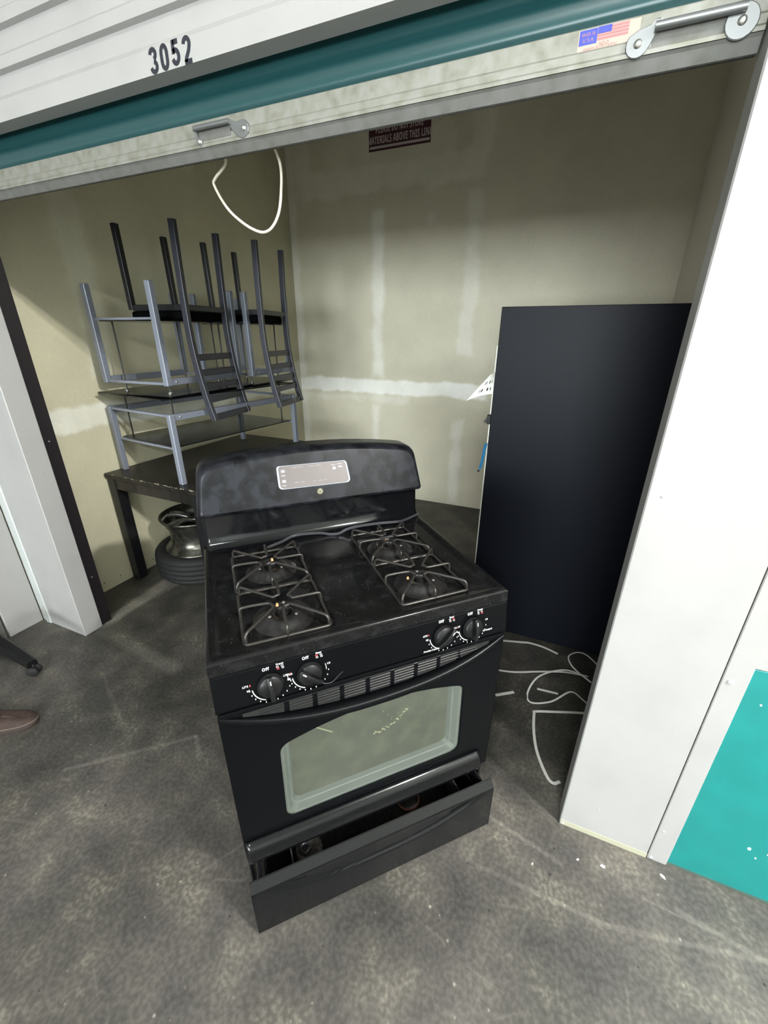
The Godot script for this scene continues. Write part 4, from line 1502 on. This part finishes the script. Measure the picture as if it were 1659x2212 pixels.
func chair_parts(c: Node3D) -> void:
	# upright pose: feet at y 0, front towards +z
	var hw := 0.166
	var st: SurfaceTool
	for s in [-1.0, 1.0]:
		st = mb()
		sweep(st, [Vector3(s * hw, 0.0, 0.178), Vector3(s * hw, 0.395, 0.172)], rect(0.030, 0.026, 0.002), Vector3.FORWARD, -1)
		part("front_leg", st, M.black_legs, c)
		st = mb()
		var path := smooth([Vector3(s * hw, 0.0, -0.172), Vector3(s * hw, 0.2, -0.168), Vector3(s * hw, 0.40, -0.166), Vector3(s * hw, 0.55, -0.170), Vector3(s * hw, 0.70, -0.186), Vector3(s * hw, 0.85, -0.214), Vector3(s * hw, 0.968, -0.245)], 6)
		sweep(st, path, rect(0.026, 0.032, 0.002), Vector3.FORWARD, -1)
		part("back_post", st, M.chair, c)
		st = mb()
		box(st, Vector3(s * hw, 0.385, 0.003), Vector3(0.024, 0.030, 0.31), 0.002)
		part("seat_rail", st, M.black_legs, c)
	st = mb()
	box(st, Vector3(0, 0.385, 0.172), Vector3(hw * 2 - 0.03, 0.028, 0.022), 0.002)
	part("seat_rail", st, M.black_legs, c)
	st = mb()
	box(st, Vector3(0, 0.385, -0.166), Vector3(hw * 2 - 0.03, 0.028, 0.022), 0.002)
	part("seat_rail", st, M.black_legs, c)
	st = mb()
	var cush := rect(hw * 2 + 0.016, 0.345, 0.04, 5)
	var rings := []
	for q in [[0.401, 0.94], [0.403, 0.985], [0.412, 1.0], [0.430, 1.0], [0.440, 0.98], [0.446, 0.92]]:
		var ring := PackedVector3Array()
		for p in cush:
			ring.append(Vector3(p.x * q[1], q[0], -p.y * q[1] + 0.022))
		rings.append(ring)
	loft(st, rings, true, true, true, 0)
	part("seat", st, M.seat, c)
	for y in [0.632, 0.712, 0.785, 0.855]:
		st = mb()
		box(st, Vector3(0, y, back_z(y)), Vector3(hw * 2 - 0.026, 0.034, 0.012), 0.002)
		part("back_slat", st, M.chair, c)
	st = mb()
	box(st, Vector3(0, 0.952, back_z(0.952)), Vector3(hw * 2 - 0.026, 0.034, 0.020), 0.002)
	part("top_rail", st, M.chair, c)

func back_z(y: float) -> float:
	return -0.170 - 0.075 * pow(clampf((y - 0.55) / 0.42, 0.0, 1.0), 1.5)

func build_wheel() -> void:
	var at := Vector3(-2.22, 0.0, -1.905)
	var t := thing("car_tire", "black car tire lying flat on the floor under the worn black table", "tire", at)
	var st := mb()
	lathe(st, [Vector2(0.205, 0.030), Vector2(0.215, 0.012), Vector2(0.240, 0.003), Vector2(0.270, 0.004), Vector2(0.292, 0.016), Vector2(0.303, 0.030), Vector2(0.306, 0.044), Vector2(0.300, 0.046), Vector2(0.300, 0.052), Vector2(0.307, 0.054), Vector2(0.309, 0.078), Vector2(0.302, 0.080), Vector2(0.302, 0.087), Vector2(0.309, 0.089), Vector2(0.309, 0.113), Vector2(0.302, 0.115), Vector2(0.302, 0.122), Vector2(0.309, 0.124), Vector2(0.307, 0.148), Vector2(0.300, 0.150), Vector2(0.300, 0.156), Vector2(0.306, 0.158), Vector2(0.302, 0.174), Vector2(0.290, 0.190), Vector2(0.268, 0.200), Vector2(0.240, 0.201), Vector2(0.215, 0.192), Vector2(0.205, 0.174), Vector2(0.205, 0.030)], 72, Vector3.ZERO, Basis.IDENTITY, 0)
	part("tread_and_sidewall", st, M.rubber, t)
	st = mb()
	for y in [0.202, 0.2015]:
		lathe(st, [Vector2(0.222, 0.193), Vector2(0.224, 0.1985), Vector2(0.228, 0.1985), Vector2(0.230, 0.196)], 64)
	part("rim_bead", st, M.black_plastic, t)
	var w := thing("wheel_rim", "bare metal wheel rim resting on the car tire under the table", "wheel", Vector3(-2.185, 0.201, -1.86), Basis.from_scale(Vector3(1.02, 1.12, 1.02)))
	st = mb()
	lathe(st, [Vector2(0.203, 0.004), Vector2(0.206, 0.0), Vector2(0.212, 0.0), Vector2(0.214, 0.012), Vector2(0.203, 0.016), Vector2(0.196, 0.030), Vector2(0.182, 0.040), Vector2(0.172, 0.058), Vector2(0.170, 0.100), Vector2(0.174, 0.140), Vector2(0.190, 0.160), Vector2(0.196, 0.178), Vector2(0.203, 0.190), Vector2(0.214, 0.196), Vector2(0.219, 0.206), Vector2(0.217, 0.214), Vector2(0.208, 0.214), Vector2(0.200, 0.204), Vector2(0.190, 0.196), Vector2(0.184, 0.170), Vector2(0.164, 0.140), Vector2(0.160, 0.060), Vector2(0.175, 0.038), Vector2(0.195, 0.020), Vector2(0.203, 0.004)], 64)
	part("barrel", st, M.rim, w)
	for i in 5:
		st = mb()
		var a := TAU * i / 5.0 + 0.35
		for s in [-0.13, 0.13]:
			var p0 := Vector3(cos(a + s * 2.0) * 0.035, 0.180, sin(a + s * 2.0) * 0.035)
			var p1 := Vector3(cos(a + s) * 0.12, 0.196, sin(a + s) * 0.12)
			var p2 := Vector3(cos(a + s) * 0.198, 0.190, sin(a + s) * 0.198)
			sweep(st, smooth([p0, p1, p2], 4), rect(0.022, 0.016, 0.004), Vector3.UP, -1)
		part("spoke", st, M.chrome, w)
	st = mb()
	lathe(st, [Vector2(0.0, 0.165), Vector2(0.052, 0.165), Vector2(0.056, 0.180), Vector2(0.050, 0.194), Vector2(0.030, 0.196), Vector2(0.028, 0.188), Vector2(0.0, 0.188)], 32)
	part("hub", st, M.rim, w)

# =====================================================================  right side of the unit
func build_panel() -> void:
	var t := thing("black_panel", "tall black board standing upright behind the right column", "panel", Vector3(0.09, 0, -2.02))
	var st := mb()
	span_box(st, Vector3(-0.413, 0.0, -0.042), Vector3(0.435, 1.655, 0.0), 0.002)
	part("board", st, M.panel, t)
	st = mb()
	span_box(st, Vector3(-0.425, 0.0, -0.062), Vector3(0.435, 1.50, -0.043), 0.001)
	part("foam_backing", st, M.foam, t)
	# shipping label curling off the edge
	st = mb()
	var a := []
	var rows := []
	for i in 9:
		var u := i / 8.0
		var row := PackedVector3Array()
		for j in 7:
			var v := j / 6.0
			var base := Vector3(-0.418, 1.385 - v * 0.095, -0.030)
			var reach := (0.10 * v + 0.018) * u
			row.append(base + Vector3(-reach, -u * u * 0.026 * v - 0.01 * u, 0.012 * sin(u * 2.6) + 0.014 * u))
		rows.append(row)
	loft(st, rows, false)
	var back := []
	for row in rows:
		var b := PackedVector3Array()
		for j in range(6, -1, -1):
			b.append(row[j] - Vector3(0, 0, 0.0006))
		back.append(b)
	loft(st, back, false)
	var lab := part("shipping_label", st, M.paper, t)
	st = mb()
	for i in [1, 2, 4, 5]:
		for j in [2, 4]:
			var p: Vector3 = rows[i][j]
			var q: Vector3 = rows[i][j + 1]
			var e: Vector3 = (rows[i + 1][j] - p) * (0.35 if (i + j) % 2 else 0.6)
			var up := Vector3(0, 0, 0.0006)
			quad(st, p + up, q.lerp(p, 0.15) + up, q.lerp(p, 0.15) + e + up, p + e + up)
	part("bar_code", st, M.ink, lab)
	st = mb()
	span_box(st, Vector3(-0.432, 1.150, -0.03), Vector3(-0.413, 1.195, -0.012), 0.003)
	sweep(st, [Vector3(-0.425, 1.185, -0.02), Vector3(-0.442, 1.158, -0.01)], rect(0.010, 0.008, 0.002), Vector3.BACK, -1)
	part("corner_clip", st, M.black_plastic, t)
	st = mb()
	sweep(st, smooth([Vector3(-0.424, 1.055, -0.02), Vector3(-0.430, 1.02, -0.014), Vector3(-0.432, 0.98, -0.010), Vector3(-0.438, 0.945, -0.008), Vector3(-0.441, 0.925, -0.008)], 4), rect(0.014, 0.0012, 0.0), Vector3(0.6, 0, 0.8), -1)
	part("tape_tag", st, M.blue_tape, t)
	st = mb()
	lathe(st, [Vector2(0.0, 0.0), Vector2(0.006, 0.0), Vector2(0.006, 0.006), Vector2(0.0, 0.007)], 10, Vector3(-0.447, 0.916, -0.012), Basis(Vector3.RIGHT, PI / 2))
	part("tag_end", st, M.trim_strip, t)

func ribbon(called: String, pts: Array, wide: float, label: String, sub := 4) -> void:
	var st := mb()
	sweep(st, smooth(pts, sub), rect(wide, 0.0012, 0.0), Vector3.UP, -1)
	tag(part(called, st, M.strap), label, "strap", "cut packing straps on the floor")

func build_straps() -> void:
	var y := 0.0012
	ribbon("packing_strap", [Vector3(-0.14, y, -1.93), Vector3(-0.02, y + 0.002, -1.962), Vector3(0.019, y, -1.975), Vector3(0.09, y + 0.004, -1.965), Vector3(0.163, y, -1.946)], 0.013, "white packing strap lying along the foot of the black board", 3)
	ribbon("packing_strap", [Vector3(-0.12, y, -1.70), Vector3(-0.03, y, -1.722), Vector3(0.085, y + 0.012, -1.762), Vector3(0.2, y + 0.02, -1.80), Vector3(0.306, y, -1.836)], 0.010, "long white packing strap running towards the column behind the short pieces")
	ribbon("packing_strap", [Vector3(-0.092, y, -1.537), Vector3(-0.015, y, -1.591)], 0.014, "short straight white strap piece right beside the range")
	ribbon("packing_strap", [Vector3(0.083, y, -1.656), Vector3(0.175, y, -1.663)], 0.011, "short straight white strap piece lying inside the loop of strap")
	ribbon("packing_strap", [Vector3(0.28, y + 0.03, -1.80), Vector3(0.19, y + 0.03, -1.80), Vector3(0.085, y + 0.02, -1.72), Vector3(0.045, y, -1.62), Vector3(0.062, y, -1.56), Vector3(0.148, y + 0.006, -1.596), Vector3(0.225, y + 0.02, -1.676), Vector3(0.276, y + 0.006, -1.669), Vector3(0.33, y, -1.62)], 0.008, "curling white packing strap that bends round in an open loop", 6)
	ribbon("packing_strap", [Vector3(0.40, y, -1.63), Vector3(0.265, y, -1.586), Vector3(0.17, y, -1.55), Vector3(0.088, y, -1.517), Vector3(0.083, y, -1.500), Vector3(0.09, y, -1.407), Vector3(0.111, y, -1.312), Vector3(0.152, y, -1.225), Vector3(0.177, y, -1.204), Vector3(0.20, y, -1.22)], 0.011, "longest white packing strap with a sharp bend, nearest the column base", 5)
	ribbon("packing_strap", [Vector3(0.36, y, -1.93), Vector3(0.30, y + 0.02, -1.97), Vector3(0.253, y + 0.01, -1.985), Vector3(0.215, y, -1.945), Vector3(0.24, y, -1.87), Vector3(0.32, y, -1.80)], 0.007, "thin curled packing strap partly hidden behind the column edge", 5)

func build_sign() -> void:
	var t := thing("warning_sign", "maroon warning sign with white capital letters high on the back wall", "sign", Vector3(-1.51, 2.875, -3.7695))
	var st := mb()
	span_box(st, Vector3(-0.255, 0.0, 0.0), Vector3(0.255, 0.30, 0.003), 0.0005)
	part("sign_board", st, M.sign, t)
	st = mb()
	span_box(st, Vector3(-0.248, 0.014, 0.003), Vector3(0.248, 0.030, 0.0036), 0.0)
	part("sign_line", st, M.sign_print, t)
	lettering("MATERIALS ABOVE THIS LINE", 0.046, M.sign_print, t, Transform3D(Basis.IDENTITY, Vector3(0, 0.066, 0.0032)), 0.60, "lettering", 700)
	lettering("PLEASE DO NOT STORE", 0.040, M.sign_print, t, Transform3D(Basis.IDENTITY, Vector3(0, 0.128, 0.0032)), 0.66, "lettering", 700)

func build_rope() -> void:
	var st := mb()
	tube(st, smooth([Vector3(-1.00, 2.06, -1.165), Vector3(-1.01, 2.03, -1.18), Vector3(-1.022, 1.998, -1.20), Vector3(-1.066, 1.968, -1.2), Vector3(-1.073, 1.950, -1.2), Vector3(-1.036, 1.893, -1.2), Vector3(-0.99, 1.855, -1.2), Vector3(-0.942, 1.829, -1.2), Vector3(-0.905, 1.821, -1.2), Vector3(-0.874, 1.834, -1.2), Vector3(-0.848, 1.869, -1.2), Vector3(-0.834, 1.927, -1.2), Vector3(-0.832, 1.969, -1.2), Vector3(-0.839, 1.998, -1.195), Vector3(-0.85, 2.04, -1.175), Vector3(-0.86, 2.06, -1.165)], 5), 0.0040, 8)
	st.set_smooth_group(-1)
	tag(part("pull_rope", st, M.rope), "white pull rope hanging in a loop below the door bar", "rope")

# =====================================================================  left edge
func build_caster_base() -> void:
	var t := thing("rolling_base", "black rolling base arm ending in a caster at the left edge of the floor", "base", Vector3(-2.475, 0.0, -0.765), Basis(Vector3.UP, 0.0))
	var st := mb()
	lathe(st, [Vector2(0.0, 0.065), Vector2(0.032, 0.065), Vector2(0.036, 0.075), Vector2(0.036, 0.115), Vector2(0.028, 0.125), Vector2(0.014, 0.13), Vector2(0.014, 0.26), Vector2(0.0, 0.26)], 24)
	part("hub", st, M.black_plastic, t)
	for i in 3:
		var a: float = [0.0, 1.75, PI][i]
		var dir := Vector3(cos(a), 0, sin(a))
		var reach := 0.292
		if i == 2:
			reach = 0.125
		st = mb()
		var rings := []
		for k in 9:
			var u := k / 8.0
			var p := dir * lerpf(0.02, reach, u) + Vector3(0, lerpf(0.100, 0.066, u * u), 0)
			var side := Vector3(-dir.z, 0, dir.x)
			var hw := lerpf(0.034, 0.022, u)
			var hh := lerpf(0.028, 0.016, u)
			var ring := PackedVector3Array()
			for q in [Vector2(-1, -1), Vector2(1, -1), Vector2(1, 0.5), Vector2(0.6, 1), Vector2(-0.6, 1), Vector2(-1, 0.5)]:
				ring.append(p + side * q.x * hw + Vector3(0, q.y * hh, 0))
			rings.append(ring)
		loft(st, rings, true, true, true, -1)
		part("arm", st, M.black_plastic, t)
		st = mb()
		var c := dir * (reach - 0.004) + Vector3(0, 0.026, 0)
		var ax := Vector3(-dir.z, 0, dir.x).rotated(Vector3.UP, 0.5)
		var b := Basis(ax.cross(Vector3.UP).normalized(), ax, Vector3.UP)
		for s in [-1.0, 1.0]:
			lathe(st, [Vector2(0.0, -0.008), Vector2(0.022, -0.008), Vector2(0.026, -0.004), Vector2(0.026, 0.004), Vector2(0.022, 0.008), Vector2(0.0, 0.008)], 20, c + ax * 0.014 * s, b)
		lathe(st, [Vector2(0.0, 0.0), Vector2(0.006, 0.0), Vector2(0.006, 0.034), Vector2(0.0, 0.034)], 10, c)
		part("caster", st, M.rubber, t)

func build_shoe() -> void:
	# toe points right; local x runs from heel to toe
	var t := thing("shoe", "brown suede shoe with a pale welt at the left edge of the floor", "shoe", Vector3(-1.995, 0.0, -0.515), Basis(Vector3.UP, 0.62))
	var half := func(u: float) -> float: return 0.047 * sqrt(clampf(1.0 - pow(absf(u * 2.0 - 1.0), 3.4), 0.0, 1.0)) * (0.80 + 0.24 * u)
	var outline := []
	var n := 40
	for i in n:
		var a := TAU * i / n
		var u := 0.5 + 0.5 * cos(a)
		outline.append(Vector2(lerpf(-0.145, 0.150, u), signf(sin(a)) * half.call(u)))
	var make := func(layers: Array) -> SurfaceTool:
		var st := mb()
		var rings := []
		for l in layers:
			var ring := PackedVector3Array()
			for p in outline:
				ring.append(Vector3(p.x * l[1], l[0], -p.y * l[1]))
			rings.append(ring)
		loft(st, rings, true, true, true, 0)
		return st
	part("sole", make.call([[0.0, 0.97], [0.003, 1.0], [0.022, 1.0], [0.024, 0.98]]), M.sole, t)
	part("welt", make.call([[0.023, 1.0], [0.024, 1.03], [0.029, 1.03], [0.031, 0.99]]), M.welt, t)
	# upper: height rises from toe to instep and collar
	var st := mb()
	var rings := []
	for k in 9:
		var v := k / 8.0
		var ring := PackedVector3Array()
		for p in outline:
			var u: float = (p.x + 0.145) / 0.295
			var top := lerpf(0.100, 0.058, smoothstep(0.30, 0.78, u)) - 0.012 * smoothstep(0.8, 1.0, u)
			var shrink := cos(v * PI / 2 * 0.93)
			var xx := lerpf(p.x, p.x * 0.86 - 0.006, 1.0 - shrink)
			ring.append(Vector3(xx * (1.0 if v < 0.2 else 1.0 - 0.05 * v), 0.030 + (top - 0.030) * sin(v * PI / 2), -p.y * pow(shrink, 0.7)))
		rings.append(ring)
	loft(st, rings, true, false, true, 0)
	part("upper", st, M.leather, t)
	st = mb()
	lathe(st, [Vector2(0.0, 0.0), Vector2(0.026, 0.0), Vector2(0.027, 0.004), Vector2(0.0, 0.005)], 20, Vector3(-0.004, 0.076, 0.004), Basis(Vector3.BACK, -0.25) * Basis.from_scale(Vector3(1.3, 1, 0.42)))
	part("tongue_opening", st, M.dark, t)

func build_debris() -> void:
	var n := 0
	for p in [[0.336, -0.984, 0.010, "white sliver of plastic on the floor in front of the column"], [0.130, -0.902, 0.005, "tiny white crumb on the floor between range and column"], [0.505, -1.028, 0.010, "torn white paper scrap on the floor below the corner trim"], [0.262, -0.972, 0.006, "small pale flake on the floor close to the column base"]]:
		var st := mb()
		var poly := PackedVector2Array()
		for i in 7:
			poly.append(Vector2(cos(TAU * i / 7.0) * (0.5 + 0.5 * absf(sin(i * 1.9 + n))), sin(TAU * i / 7.0) * 0.45) * p[2])
		plate(st, poly, 0.0, 0.0015, 0.0004, Vector2.ZERO, p[2])
		var o := part("floor_scrap", st, M.paper)
		o.transform = Transform3D(Basis(Vector3.UP, n * 1.3) * Basis(Vector3.RIGHT, -PI / 2), Vector3(p[0], 0.0003, p[1]))
		tag(o, p[3], "scrap", "white scraps on the floor")
		n += 1
